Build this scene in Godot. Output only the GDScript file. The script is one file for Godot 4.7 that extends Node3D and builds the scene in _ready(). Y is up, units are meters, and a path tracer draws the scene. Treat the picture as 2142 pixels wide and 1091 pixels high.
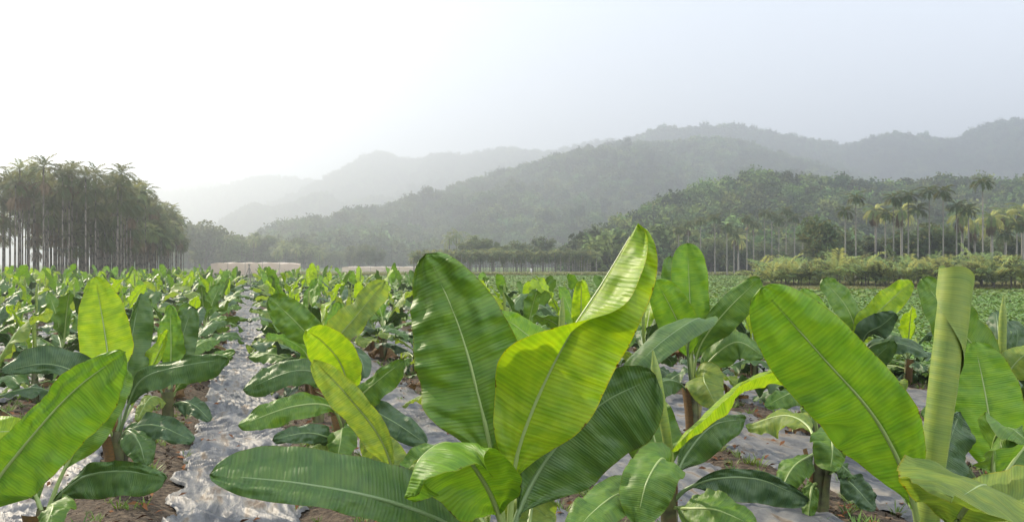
extends Node3D

const FOC := 1782.0        # focal length in pixels of a 2142 pixel wide picture
const EYE := 2.4
const SLANT := 0.3064      # the planted rows run 17 degrees off the line of sight

var rng := RandomNumberGenerator.new()
var M := {}
var used := {}
var wob := FastNoiseLite.new()
var crease := FastNoiseLite.new()

# ------------------------------------------------------------------ geometry collector
class Geo:
	var v := PackedVector3Array()
	var n := PackedVector3Array()
	var uv := PackedVector2Array()
	var ix := PackedInt32Array()

	func grid(p: Array, t: Array, flip := false) -> void:
		# p: rows of points, t: rows of uvs; columns x rows gives the normal
		var r := p.size()
		var c: int = p[0].size()
		var at := v.size()
		for i in r:
			for k in c:
				var i0 := maxi(i - 1, 0)
				var i1 := mini(i + 1, r - 1)
				var k0 := maxi(k - 1, 0)
				var k1 := mini(k + 1, c - 1)
				var dc: Vector3 = p[i][k1] - p[i][k0]
				var dr: Vector3 = p[i1][k] - p[i0][k]
				var nn := dc.cross(dr).normalized()
				if nn.length_squared() < 0.5:
					nn = Vector3.UP
				v.append(p[i][k])
				n.append(-nn if flip else nn)
				uv.append(t[i][k])
		for i in r - 1:
			for k in c - 1:
				var a := at + i * c + k
				if flip:
					ix.append_array(PackedInt32Array([a, a + 1, a + c, a + 1, a + c + 1, a + c]))
				else:
					ix.append_array(PackedInt32Array([a, a + c, a + 1, a + 1, a + c, a + c + 1]))

	func tube(pts: Array, rad: Array, sides: int, squash := 1.0, up := Vector3.UP) -> void:
		var rows := []
		var tex := []
		var run := 0.0
		for i in pts.size():
			var t: Vector3 = (pts[mini(i + 1, pts.size() - 1)] - pts[maxi(i - 1, 0)]).normalized()
			var ref := up if absf(t.dot(up)) < 0.95 else Vector3(0.31, 0.1, 0.95)
			var s := t.cross(ref).normalized()
			var b := s.cross(t)
			if i > 0:
				run += pts[i].distance_to(pts[i - 1])
			var row := []
			var tr := []
			for k in sides + 1:
				var a := TAU * k / sides
				row.append(pts[i] + (s * cos(a) + b * sin(a) * squash) * rad[i])
				tr.append(Vector2(0.06 + 0.88 * float(k) / sides, run))
			rows.append(row)
			tex.append(tr)
		grid(rows, tex, true)

	func strip(a: Vector3, b: Vector3, c: Vector3, w: Vector3, lift := Vector3.ZERO) -> void:
		# a narrow leaflet from a over b to the point c, half width w at b
		var at := v.size()
		var nn := w.cross(c - a).normalized()
		if nn.length_squared() < 0.5:
			nn = Vector3.UP
		v.append_array(PackedVector3Array([a, b - w + lift, b, b + w + lift, c]))
		for i in 5:
			n.append(nn)
			uv.append(Vector2(0.5, i * 0.25))
		ix.append_array(PackedInt32Array([at, at + 1, at + 2, at, at + 2, at + 3, at + 1, at + 4, at + 2, at + 2, at + 4, at + 3]))

	func quad(p: Vector3, a: Vector3, b: Vector3) -> void:
		var at := v.size()
		var nn := b.cross(a).normalized()
		v.append_array(PackedVector3Array([p - a, p - b * 0.8, p + a, p + b]))
		for i in 4:
			n.append(nn)
			uv.append(Vector2(0.5, 0.5))
		ix.append_array(PackedInt32Array([at, at + 1, at + 2, at, at + 2, at + 3]))

	func mesh() -> ArrayMesh:
		var arr := []
		arr.resize(Mesh.ARRAY_MAX)
		arr[Mesh.ARRAY_VERTEX] = v
		arr[Mesh.ARRAY_NORMAL] = n
		arr[Mesh.ARRAY_TEX_UV] = uv
		arr[Mesh.ARRAY_INDEX] = ix
		var m := ArrayMesh.new()
		m.add_surface_from_arrays(Mesh.PRIMITIVE_TRIANGLES, arr)
		return m

# ------------------------------------------------------------------ nodes
func numbered(called: String) -> String:
	var k: int = used.get(called, 0)
	used[called] = k + 1
	return called if k == 0 else "%s_%03d" % [called, k]

func tag(o: Node, label: String, category: String, group := "", kind := "") -> void:
	if label != "":
		o.set_meta("label", label)
	if category != "":
		o.set_meta("category", category)
	if group != "":
		o.set_meta("group", group)
	if kind != "":
		o.set_meta("kind", kind)

func root_at(called: String, where: Vector3, label: String, category: String, group := "") -> Node3D:
	var o := Node3D.new()
	o.name = numbered(called)
	add_child(o)
	o.position = where
	tag(o, label, category, group)
	return o

func part(called: String, m: Mesh, mat: Material, parent: Node3D) -> MeshInstance3D:
	var o := MeshInstance3D.new()
	o.name = called
	o.mesh = m
	o.material_override = mat
	parent.add_child(o, true)
	return o

func solo(called: String, m: Mesh, mat: Material, label: String, category: String, group := "", kind := "") -> MeshInstance3D:
	var o := MeshInstance3D.new()
	o.name = numbered(called)
	o.mesh = m
	o.material_override = mat
	add_child(o)
	tag(o, label, category, group, kind)
	return o

func many(called: String, m: Mesh, mat: Material, places: Array, tints: Array, label: String, category: String, parent: Node3D = self) -> void:
	var mm := MultiMesh.new()
	mm.transform_format = MultiMesh.TRANSFORM_3D
	mm.use_colors = true
	mm.mesh = m
	mm.instance_count = places.size()
	for i in places.size():
		mm.set_instance_transform(i, places[i])
		mm.set_instance_color(i, tints[i])
	var o := MultiMeshInstance3D.new()
	o.name = numbered(called)
	o.multimesh = mm
	o.material_override = mat
	parent.add_child(o)
	tag(o, label, category, "", "stuff")

func at(px: float, py: float, d: float) -> Vector3:
	return Vector3((px - 1071.0) / FOC * d, EYE + (550.0 - py) / FOC * d, -d)

func row_point(q: float, d: float) -> Vector3:
	return Vector3(q - SLANT * d, 0, -d)

func field_edge(d: float) -> float:
	# where the banana rows end and the low crop begins
	return clampf(13.6 - (d - 20.0) * 0.17, 7.0, 13.6)

func rnd(a: float, b: float) -> float:
	return rng.randf_range(a, b)

# ------------------------------------------------------------------ materials
func lin(r: float, g: float, b: float) -> Color:
	return Color(r * 0.67, g * 0.67, b * 0.67).linear_to_srgb()

func mat(color: Color, rough: float, spec := 0.5) -> StandardMaterial3D:
	var m := StandardMaterial3D.new()
	m.albedo_color = color
	m.roughness = rough
	m.metallic_specular = spec
	m.cull_mode = BaseMaterial3D.CULL_DISABLED
	return m

func tex(im: Image) -> ImageTexture:
	return ImageTexture.create_from_image(im)

func leaf_images() -> Array:
	# veins that cross the blade from the midrib to the margin: colour and relief
	var w := 128
	var h := 1024
	var c := Image.create(w, h, false, Image.FORMAT_RGB8)
	var r := Image.create(w, h, false, Image.FORMAT_RGB8)
	var a := FastNoiseLite.new()
	a.seed = 4
	a.frequency = 0.035
	var b := FastNoiseLite.new()
	b.seed = 9
	b.frequency = 0.02
	var fine := FastNoiseLite.new()
	fine.seed = 12
	fine.frequency = 0.2
	for y in h:
		var s := 0.5 + 0.5 * sin(TAU * y / h * 84.0 + 2.6 * a.get_noise_1d(y))
		var f := 0.5 + 0.5 * fine.get_noise_1d(y * 1.7)
		var wide := 0.5 + 0.9 * a.get_noise_1d(y * 2.3 + 700)
		for x in w:
			var blotch := b.get_noise_2d(x * 1.2, y * 0.8)
			var k := 0.80 + 0.07 * pow(s, 2.0) + 0.06 * f + 0.07 * wide + 0.10 * blotch
			var col := Color(k * (1.0 + 0.10 * blotch), k, k * (0.92 - 0.1 * blotch))
			var m := minf(x, w - 1 - x) + 1.6 * a.get_noise_2d(y * 3.0, x)
			if m < 0.8:
				col = Color(1.0, 0.86, 0.45) if b.get_noise_1d(y * 1.3) < 0.38 else Color(0.62, 0.36, 0.14)
			c.set_pixel(x, y, col)
			var g := clampf(0.10 + 0.40 * s + 0.15 * f + 0.30 * wide, 0, 1)
			r.set_pixel(x, y, Color(g, g, g))
	return [c, r]

func leaf_mat(color: Color, back: Color, vein: Texture2D, relief: Texture2D, rough := 0.42) -> StandardMaterial3D:
	var m := mat(color, rough, 0.42)
	m.albedo_texture = vein
	m.heightmap_enabled = true
	m.heightmap_texture = relief
	m.heightmap_scale = 0.26
	m.backlight_enabled = true
	m.backlight = back
	return m

func noise_tex(freq: float, ramp: Gradient, size := 512, kind := FastNoiseLite.TYPE_SIMPLEX_SMOOTH, seedn := 1, fractal := FastNoiseLite.FRACTAL_FBM) -> NoiseTexture2D:
	var f := FastNoiseLite.new()
	f.noise_type = kind
	f.frequency = freq
	f.seed = seedn
	f.fractal_type = fractal
	f.fractal_octaves = 5
	var t := NoiseTexture2D.new()
	t.noise = f
	t.width = size
	t.height = size
	t.seamless = true
	if ramp:
		t.color_ramp = ramp
	return t

func ramp(list: Array) -> Gradient:
	var g := Gradient.new()
	var o := PackedFloat32Array()
	var c := PackedColorArray()
	for e in list:
		o.append(e[0])
		c.append(e[1])
	g.offsets = o
	g.colors = c
	return g

func world_tex(m: StandardMaterial3D, scale: float) -> void:
	m.uv1_triplanar = true
	m.uv1_world_triplanar = true
	m.uv1_scale = Vector3(scale, scale, scale)

func materials() -> void:
	var im := leaf_images()
	var vein := tex(im[0])
	var relief := tex(im[1])
	var back := Color(1.0, 1.0, 0.62)
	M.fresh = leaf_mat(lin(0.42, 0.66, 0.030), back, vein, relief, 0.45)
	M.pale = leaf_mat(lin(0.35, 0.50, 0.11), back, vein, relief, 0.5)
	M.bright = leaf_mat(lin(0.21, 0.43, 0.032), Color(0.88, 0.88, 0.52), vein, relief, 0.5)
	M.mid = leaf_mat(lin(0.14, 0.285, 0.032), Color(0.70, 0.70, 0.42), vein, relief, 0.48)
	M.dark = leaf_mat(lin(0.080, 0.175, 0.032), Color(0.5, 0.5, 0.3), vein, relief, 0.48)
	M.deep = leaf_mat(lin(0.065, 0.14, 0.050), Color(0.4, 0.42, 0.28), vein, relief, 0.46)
	M.dry = leaf_mat(lin(0.22, 0.13, 0.055), Color(0.5, 0.5, 0.4), vein, relief, 0.8)
	M.rib = mat(lin(0.30, 0.40, 0.12), 0.4)
	M.rib_dark = mat(lin(0.16, 0.25, 0.09), 0.4)
	M.spear = leaf_mat(lin(0.30, 0.41, 0.09), Color(0.2, 0.2, 0.12), vein, relief, 0.45)
	M.spear.heightmap_scale = 0.05
	M.spear.uv1_scale = Vector3(1.0, 1.6, 1.0)
	var st := mat(Color.WHITE, 0.6)
	st.albedo_texture = noise_tex(0.012, ramp([[0.0, lin(0.05, 0.035, 0.02)], [0.4, lin(0.11, 0.12, 0.045)], [0.62, lin(0.16, 0.19, 0.06)], [1.0, lin(0.20, 0.13, 0.06)]]), 256, FastNoiseLite.TYPE_SIMPLEX_SMOOTH, 3)
	world_tex(st, 1.6)
	M.stem = st
	# soil
	var so := mat(Color.WHITE, 0.95, 0.3)
	so.albedo_texture = noise_tex(0.02, ramp([[0.0, lin(0.035, 0.026, 0.018)], [0.45, lin(0.085, 0.063, 0.044)], [0.7, lin(0.13, 0.098, 0.068)], [1.0, lin(0.20, 0.155, 0.11)]]), 1024, FastNoiseLite.TYPE_SIMPLEX_SMOOTH, 5)
	so.heightmap_enabled = true
	so.heightmap_texture = noise_tex(0.03, null, 1024, FastNoiseLite.TYPE_SIMPLEX_SMOOTH, 8)
	so.heightmap_scale = 4.0
	world_tex(so, 0.45)
	M.soil = so
	M.clod = mat(lin(0.11, 0.082, 0.058), 0.95, 0.3)
	M.clod.vertex_color_use_as_albedo = true
	# plastic film: silver grey, dusty, with blown soil lying on it
	var fi := mat(Color.WHITE, 0.5, 0.3)
	fi.albedo_texture = noise_tex(0.006, ramp([[0.0, lin(0.075, 0.08, 0.09)], [0.36, lin(0.13, 0.135, 0.145)], [0.58, lin(0.19, 0.19, 0.19)], [0.72, lin(0.23, 0.215, 0.195)], [0.80, lin(0.19, 0.155, 0.12)], [1.0, lin(0.13, 0.095, 0.065)]]), 1024, FastNoiseLite.TYPE_SIMPLEX_SMOOTH, 21)
	fi.heightmap_enabled = true
	fi.heightmap_texture = noise_tex(0.011, null, 1024, FastNoiseLite.TYPE_SIMPLEX, 31, FastNoiseLite.FRACTAL_RIDGED)
	fi.heightmap_scale = 0.8
	fi.uv1_scale = Vector3(0.55, 0.25, 0.45)
	M.film = fi
	M.grass = mat(lin(0.13, 0.22, 0.035), 0.6)
	M.grass.backlight_enabled = true
	M.grass.backlight = Color(0.8, 0.8, 0.5)
	M.grass.vertex_color_use_as_albedo = true
	var cr := mat(lin(1, 1, 1), 0.45)
	cr.vertex_color_use_as_albedo = true
	cr.backlight_enabled = true
	cr.backlight = Color(0.75, 0.75, 0.5)
	M.tint_leaf = cr
	var fw := mat(lin(1, 1, 1), 0.85, 0.2)
	fw.vertex_color_use_as_albedo = true
	fw.backlight_enabled = true
	fw.backlight = Color(0.5, 0.5, 0.35)
	M.forest = fw
	var fd := mat(Color.WHITE, 0.95, 0.2)
	fd.albedo_texture = noise_tex(0.02, ramp([[0.0, lin(0.05, 0.09, 0.02)], [0.5, lin(0.09, 0.15, 0.03)], [1.0, lin(0.17, 0.17, 0.06)]]), 512, FastNoiseLite.TYPE_SIMPLEX_SMOOTH, 15)
	world_tex(fd, 0.08)
	M.field = fd
	var hi := mat(Color.WHITE, 0.95, 0.1)
	hi.albedo_texture = noise_tex(0.02, ramp([[0.0, lin(0.03, 0.05, 0.015)], [0.5, lin(0.055, 0.09, 0.025)], [1.0, lin(0.09, 0.11, 0.04)]]), 512, FastNoiseLite.TYPE_SIMPLEX_SMOOTH, 17)
	world_tex(hi, 0.02)
	M.hill = hi
	# palm trunks: grey with rings
	var ring := Image.create(32, 256, false, Image.FORMAT_RGB8)
	var rn := FastNoiseLite.new()
	rn.frequency = 0.05
	for y in 256:
		var k := 1.0 if (y % 32) > 6 else 0.55
		for x in 32:
			var q := k * (0.85 + 0.3 * rn.get_noise_2d(x * 2, y * 2))
			ring.set_pixel(x, y, Color(q, q, q))
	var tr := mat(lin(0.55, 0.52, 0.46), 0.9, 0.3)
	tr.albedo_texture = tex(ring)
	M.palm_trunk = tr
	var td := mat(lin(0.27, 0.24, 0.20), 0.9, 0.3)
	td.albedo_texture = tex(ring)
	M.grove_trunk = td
	M.palm_leaf = mat(lin(0.075, 0.13, 0.030), 0.62, 0.35)
	M.palm_leaf.backlight_enabled = true
	M.palm_leaf.backlight = Color(0.5, 0.5, 0.3)
	M.palm_dark = mat(lin(0.032, 0.062, 0.018), 0.7, 0.25)
	M.palm_dark.backlight_enabled = true
	M.palm_dark.backlight = Color(0.4, 0.4, 0.25)
	M.palm_young = mat(lin(0.14, 0.22, 0.04), 0.55, 0.4)
	M.palm_young.backlight_enabled = true
	M.palm_young.backlight = Color(0.6, 0.6, 0.35)
	M.palm_dry = mat(lin(0.16, 0.11, 0.06), 0.8, 0.3)
	M.palm_yellow = mat(lin(0.17, 0.18, 0.05), 0.65, 0.35)
	M.palm_yellow.backlight_enabled = true
	M.palm_yellow.backlight = Color(0.8, 0.8, 0.5)
	M.shaft = mat(lin(0.16, 0.22, 0.07), 0.5)
	M.bark = mat(lin(0.12, 0.10, 0.075), 0.9, 0.3)
	M.net = mat(lin(0.60, 0.54, 0.48), 0.85)
	M.net.backlight_enabled = true
	M.net.backlight = Color(0.9, 0.85, 0.8)
	M.pole = mat(lin(0.35, 0.33, 0.31), 0.5)
	M.pipe = mat(lin(0.05, 0.05, 0.055), 0.5)
	M.white = mat(lin(0.75, 0.74, 0.72), 0.6)

# ------------------------------------------------------------------ banana leaves
func curve(pts: Array, t: float) -> Vector3:
	var k := pts.size() - 1
	var x := clampf(t, 0.0, 1.0) * k
	var i := mini(int(x), k - 1)
	var f := x - i
	var a: Vector3 = pts[i]
	var b: Vector3 = pts[i + 1]
	var p: Vector3 = pts[i - 1] if i > 0 else a * 2 - b
	var q: Vector3 = pts[i + 2] if i + 2 <= k else b * 2 - a
	return 0.5 * (2.0 * a + (b - p) * f + (2.0 * p - 5.0 * a + 4.0 * b - q) * f * f + (3.0 * a - p - 3.0 * b + q) * f * f * f)

func arc(pts: Array, n: int) -> Array:
	# n + 1 points at even steps along the smooth curve through pts
	var raw := []
	var acc := [0.0]
	for i in 81:
		raw.append(curve(pts, i / 80.0))
		if i:
			acc.append(acc[i - 1] + raw[i].distance_to(raw[i - 1]))
	var out := []
	var j := 0
	for i in n + 1:
		var want: float = acc[80] * i / n
		while j < 79 and acc[j + 1] < want:
			j += 1
		var span: float = maxf(acc[j + 1] - acc[j], 1e-6)
		out.append(raw[j].lerp(raw[j + 1], clampf((want - acc[j]) / span, 0, 1)))
	return out

func blade_width(s: float, tip: float) -> float:
	# outline of the blade, s from its base to its tip
	var base := pow(smoothstep(-0.02, 0.34, s), 0.6)
	var e := clampf((s - (1.0 - tip)) / tip, 0, 1)
	return base * sqrt(maxf(1.0 - e * e, 0.0)) * (1.0 - 0.12 * s)

func leaf_meshes(pts: Array, hw: float, face: Vector3, o: Dictionary) -> Array:
	var nl: int = o.get("nl", 56)
	var nw: int = o.get("nw", 8)
	var t0: float = o.get("t0", 0.14)
	var tip: float = o.get("tip", 0.55)
	var fold: float = o.get("fold", 0.15)
	var fold2: float = o.get("fold2", fold)
	var cup: float = o.get("cup", -0.25)
	var twist: float = o.get("twist", 0.0)
	var wav: float = o.get("wav", 0.04) * 1.6
	var rip: float = o.get("rip", 0.012) * 1.5
	var lw: float = o.get("lw", 1.0)
	var rw: float = o.get("rw", 1.0)
	var close_l: float = o.get("close_l", 0.0)  # extra folding towards the tip, each half
	var close_r: float = o.get("close_r", 0.0)
	var tear: Array = o.get("tear", [])         # [side, s, depth]
	var sd: float = o.get("seed", 1.0) * 17.3
	var line := arc(pts, nl)
	var rows := []
	var uvs := []
	var ribs := []
	var radii := []
	var len_all := 0.0
	for i in nl:
		len_all += line[i].distance_to(line[i + 1])
	for i in nl + 1:
		var t := float(i) / nl
		var s := clampf((t - t0) / (1.0 - t0), 0, 1)
		var T: Vector3 = (line[mini(i + 1, nl)] - line[maxi(i - 1, 0)]).normalized()
		var S := T.cross(face).normalized()
		var N := S.cross(T)
		if twist != 0.0:
			var R := Basis(T, twist * t)
			S = R * S
			N = R * N
		ribs.append(line[i] - N * 0.004)
		radii.append(lerpf(0.021, 0.0035, pow(t, 0.7)) * o.get("rib", 1.0))
		if t < t0 - 0.02:
			continue
		var w := hw * blade_width(s, tip) + 0.002
		var row := []
		var tr := []
		var left := []
		var right := []
		for side in [-1, 1]:
			var out := []
			var ww: float = w * (lw if side < 0 else rw) * (1.0 + 0.05 * wob.get_noise_2d(t * 60.0 + sd, side * 40.0))
			var pos: Vector3 = line[i]
			var f0: float = (fold + close_l * smoothstep(0.25, 0.75, s) if side < 0 else fold2 + close_r * smoothstep(0.25, 0.75, s))
			for j in range(1, nw + 1):
				var r := float(j) / nw
				var a: float = f0 + cup * r
				pos += (S * side * cos(a) + N * sin(a)) * (ww / nw)
				var ph: float = sd + side * 2.1
				var wave: float = wav * pow(r, 1.4) * (0.6 * sin(t * 9.0 + ph) + 0.5 * sin(t * 21.0 + ph * 2.0) + 0.3 * sin(t * 37.0 + ph)) * smoothstep(0.0, 0.2, s) * (1.0 - 0.5 * s)
				var ripple: float = rip * (wob.get_noise_2d(t * 230.0 + sd * 3.0, r * 26.0 * side + sd) + 1.5 * wob.get_noise_2d(t * 75.0 + sd, r * 24.0 * side + sd * 2.0)) * sqrt(r) + 0.0035 * sin(t * 150.0 + 5.0 * wob.get_noise_2d(t * 60.0, sd)) * clampf(0.5 + 2.0 * wob.get_noise_2d(t * 40.0 + sd, side * 90.0), 0, 1) * smoothstep(0.0, 0.5, r)
				var lead: Vector3 = T * (0.16 * ww * r * (1.0 - s * 0.5))
				var gap := 0.0
				for tt in tear:
					if tt[0] == side:
						var ds: float = s - tt[1]
						gap += signf(ds) * 0.14 * maxf(0.0, r - (1.0 - tt[2])) * exp(-absf(ds) * 14.0)
				out.append(pos + N * (wave + ripple) + lead + T * gap)
			if side < 0:
				left = out
			else:
				right = out
		for j in range(nw - 1, -1, -1):
			row.append(left[j])
			tr.append(Vector2(0.5 - 0.5 * (j + 1.0) / nw, t * o.get("veins", 1.0)))
		row.append(line[i])
		tr.append(Vector2(0.5, t * o.get("veins", 1.0)))
		for j in nw:
			row.append(right[j])
			tr.append(Vector2(0.5 + 0.5 * (j + 1.0) / nw, t * o.get("veins", 1.0)))
		rows.append(row)
		uvs.append(tr)
	var g := Geo.new()
	g.grid(rows, uvs)
	var r := Geo.new()
	var cut := int(nl * 0.97)
	r.tube(ribs.slice(0, cut), radii.slice(0, cut), o.get("sides", 7), 0.9, face)
	return [g.mesh(), r.mesh()]

func hero_leaf(plant: Node3D, pix: Array, hw: float, face: Vector3, mat_name: String, o := {}) -> void:
	var pts := []
	for p in pix:
		pts.append(at(p[0], p[1], p[2]) - plant.position)
	o.seed = used.get("hero_seed", 0) + 1.0
	used["hero_seed"] = int(o.seed)
	var two := leaf_meshes(pts, hw, face.normalized(), o)
	var leaf := part("leaf", two[0], M[mat_name], plant)
	part("midrib", two[1], M.rib_dark if mat_name in ["dark", "deep"] else M.rib, leaf)

func stem_mesh(h: float, r: float, lean: Vector3) -> ArrayMesh:
	var g := Geo.new()
	var p := []
	var q := []
	for i in 9:
		var t := i / 8.0
		p.append(Vector3(0, h * t - 0.05, 0) + lean * t * t)
		q.append(r * (1.25 - 0.55 * t + 0.12 * exp(-t * 9.0) + 0.05 * sin(t * 23.0)))
	g.tube(p, q, 10)
	return g.mesh()

func sheath_mesh(h: float, r: float, turn: float) -> ArrayMesh:
	# an old leaf base that peels off the stem
	var g := Geo.new()
	var rows := []
	var tx := []
	for i in 7:
		var t := i / 6.0
		var row := []
		var tr := []
		for k in 6:
			var a := turn + (k - 2.5) * 0.42 * (1.0 - 0.55 * t)
			var rr := r * (1.22 - 0.4 * t) + 0.01 + 0.09 * t * t
			row.append(Vector3(cos(a) * rr, h * (0.1 + 0.8 * t), sin(a) * rr))
			tr.append(Vector2(k / 5.0, t))
		rows.append(row)
		tx.append(tr)
	g.grid(rows, tx)
	return g.mesh()

func rolled_mesh(pts: Array, r0: float, r1: float, open: float, turns: float) -> ArrayMesh:
	# a young leaf still rolled into a tube, its last turn standing off towards the top
	var g := Geo.new()
	var nl := 44
	var line := arc(pts, nl)
	var rows := []
	var tx := []
	var nk := 44
	for i in nl + 1:
		var t := float(i) / nl
		var T: Vector3 = (line[mini(i + 1, nl)] - line[maxi(i - 1, 0)]).normalized()
		var S := T.cross(Vector3(0, 0, 1)).normalized()
		var B := S.cross(T)
		var rr := lerpf(r0, r1, pow(t, 0.9))
		var row := []
		var tr := []
		for k in nk + 1:
			var u := float(k) / nk
			var a := 0.35 + 9.0 * smoothstep(0.3, 1.3, t) - 2.9 - (1.0 - u) * TAU * turns
			var rad := rr * (0.80 + 0.22 * u + open * pow(u, 5.0) * t * t)
			var top := 0.0
			if t > 0.9:
				top = (t - 0.9) * 10.0 * (0.035 * (1.0 - pow(cos(a) + 0.2, 2.0)) - 0.02 * (1.0 - u))
			rad *= 1.0 + 0.02 * wob.get_noise_2d(t * 160.0, u * 20.0)
			row.append(line[i] + (S * cos(a) + B * sin(a)) * rad + T * (top + 0.05 * (u - 0.5) * t))
			tr.append(Vector2(0.06 + 0.88 * u, t))
		rows.append(row)
		tx.append(tr)
	g.grid(rows, tx, true)
	return g.mesh()

func spear_mesh(pts: Array, r: float) -> ArrayMesh:
	var g := Geo.new()
	var line := arc(pts, 16)
	var q := []
	for i in 17:
		var t := i / 16.0
		q.append(r * (0.75 + 0.5 * sin(t * 2.4)) * (1.0 - smoothstep(0.82, 1.03, t) * 0.85))
	g.tube(line, q, 8)
	return g.mesh()

func plant_at(px: float, d: float, stem_top: float, r: float, label: String, lean := Vector3.ZERO) -> Node3D:
	# stem_top: height of the crown above the ground in metres
	var b := at(px, 0, d)
	b.y = 0.02
	var p := root_at("banana_plant", b, label, "banana plant", "banana plants of the field")
	part("stem", stem_mesh(stem_top, r, lean), M.stem, p)
	for k in 2:
		part("leaf_sheath", sheath_mesh(stem_top, r, 1.1 + k * 2.9 + px), M.dry if k else M.stem, p)
	return p

func heroes() -> void:
	var C := Vector3(0, 0.15, 1)     # turned to where the viewer stands
	# the large plant in the middle
	var p := plant_at(1062, 4.3, 0.92, 0.075, "largest banana plant, two tall upright leaves, one glowing yellow green")
	hero_leaf(p, [[1062, 1180, 4.3], [1046, 1050, 4.32], [1018, 900, 4.36], [962, 690, 4.45], [893, 530, 4.5]], 0.305, Vector3(-0.15, 0.1, 1), "mid", {"fold": 0.04, "cup": -0.22, "t0": 0.30, "tip": 0.62, "lw": 1.0, "rw": 0.9, "wav": 0.045, "rip": 0.024, "nl": 90, "nw": 12})
	hero_leaf(p, [[1064, 1180, 4.28], [1068, 1060, 4.26], [1082, 950, 4.24], [1125, 832, 4.22], [1185, 710, 4.22], [1262, 590, 4.25], [1334, 468, 4.3]], 0.285, Vector3(-0.15, 0.15, 0.97), "fresh", {"fold": 0.45, "fold2": 0.25, "cup": -0.35, "close_l": 2.1, "close_r": 0.15, "t0": 0.24, "tip": 0.36, "lw": 0.95, "rw": 1.05, "wav": 0.045, "rip": 0.012, "nl": 100, "nw": 12})
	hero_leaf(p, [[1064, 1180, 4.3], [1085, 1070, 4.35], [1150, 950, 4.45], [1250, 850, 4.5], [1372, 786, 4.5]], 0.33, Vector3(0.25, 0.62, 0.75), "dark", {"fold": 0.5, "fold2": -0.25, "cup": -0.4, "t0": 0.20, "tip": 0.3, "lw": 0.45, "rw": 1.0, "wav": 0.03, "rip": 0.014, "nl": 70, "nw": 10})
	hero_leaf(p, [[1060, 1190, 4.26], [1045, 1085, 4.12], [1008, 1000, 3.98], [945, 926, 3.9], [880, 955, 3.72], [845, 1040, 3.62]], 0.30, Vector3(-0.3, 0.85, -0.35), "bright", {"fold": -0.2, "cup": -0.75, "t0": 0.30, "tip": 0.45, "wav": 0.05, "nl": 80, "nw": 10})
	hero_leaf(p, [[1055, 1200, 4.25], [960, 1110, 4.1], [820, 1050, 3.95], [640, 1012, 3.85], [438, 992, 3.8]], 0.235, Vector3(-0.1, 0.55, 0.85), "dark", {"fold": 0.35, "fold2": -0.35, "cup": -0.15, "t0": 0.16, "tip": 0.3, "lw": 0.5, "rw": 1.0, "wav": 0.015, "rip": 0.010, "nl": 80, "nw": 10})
	hero_leaf(p, [[1066, 1190, 4.3], [1100, 1120, 4.4], [1120, 1030, 4.6], [1150, 1010, 4.75]], 0.16, Vector3(0.2, 0.8, 0.5), "pale", {"fold": -0.2, "t0": 0.3})
	hero_leaf(p, [[1056, 1190, 4.3], [1010, 1090, 4.5], [930, 990, 4.8], [850, 985, 4.95]], 0.17, Vector3(0.1, 0.7, 0.6), "pale", {"fold": 0.2, "cup": -0.3, "t0": 0.25})
	# the plant with the rolled young leaf
	p = plant_at(1940, 4.3, 0.98, 0.075, "banana plant with a thick rolled pale leaf standing upright like a scroll")
	var sp := part("rolled_leaf", rolled_mesh([at(1938, 1180, 4.3) - p.position, at(1950, 1000, 4.3) - p.position, at(1975, 800, 4.32) - p.position, at(2003, 578, 4.36) - p.position], 0.046, 0.086, 0.05, 1.7), M.spear, p)
	tag(sp, "rolled pale green young leaf", "")
	hero_leaf(p, [[1930, 1190, 4.3], [1905, 1030, 4.25], [1835, 880, 4.2], [1720, 745, 4.15], [1592, 602, 4.1]], 0.255, Vector3(-0.40, 0.30, 0.85), "bright", {"fold": 0.02, "fold2": 0.3, "cup": -0.45, "t0": 0.2, "tip": 0.36, "lw": 1.0, "rw": 0.8, "wav": 0.02, "rip": 0.008, "nl": 90, "nw": 12, "tear": [[-1, 0.36, 0.55]]})
	hero_leaf(p, [[1945, 1190, 4.35], [1958, 1050, 4.45], [1985, 930, 4.6], [2010, 862, 4.7]], 0.19, Vector3(0.35, 0.3, 0.8), "deep", {"fold": 0.1, "fold2": -0.1, "t0": 0.25, "tip": 0.5, "lw": 0.5, "rw": 1.1})
	hero_leaf(p, [[1932, 1190, 4.3], [1922, 1060, 4.36], [1925, 960, 4.42], [1935, 890, 4.5]], 0.06, Vector3(-0.3, 0.1, 0.9), "bright", {"t0": 0.3})
	hero_leaf(p, [[1950, 1200, 4.25], [2010, 1075, 4.0], [2060, 1022, 3.75], [2050, 1015, 3.5], [1990, 1050, 3.25]], 0.36, Vector3(0.1, 0.9, 0.35), "pale", {"fold": 0.05, "cup": -0.35, "t0": 0.24, "tip": 0.5, "wav": 0.03, "nl": 70, "nw": 10})
	hero_leaf(p, [[1955, 1200, 4.25], [2060, 1090, 4.1], [2180, 1045, 3.95], [2330, 1060, 3.8]], 0.30, Vector3(0.0, 0.85, 0.5), "pale", {"fold": 0.05, "cup": -0.3, "t0": 0.2, "wav": 0.02})
	# its neighbour to the side
	p = plant_at(2078, 6.0, 0.8, 0.07, "banana plant with a broad upright green leaf beside the scroll leaf")
	hero_leaf(p, [[2078, 1060, 6.0], [2078, 960, 6.0], [2066, 850, 6.05], [2040, 714, 6.15]], 0.275, Vector3(-0.1, 0.05, 1), "bright", {"fold": 0.05, "cup": -0.25, "t0": 0.18, "tip": 0.6, "lw": 0.85, "rw": 1.05, "wav": 0.02, "rip": 0.007})
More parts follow.
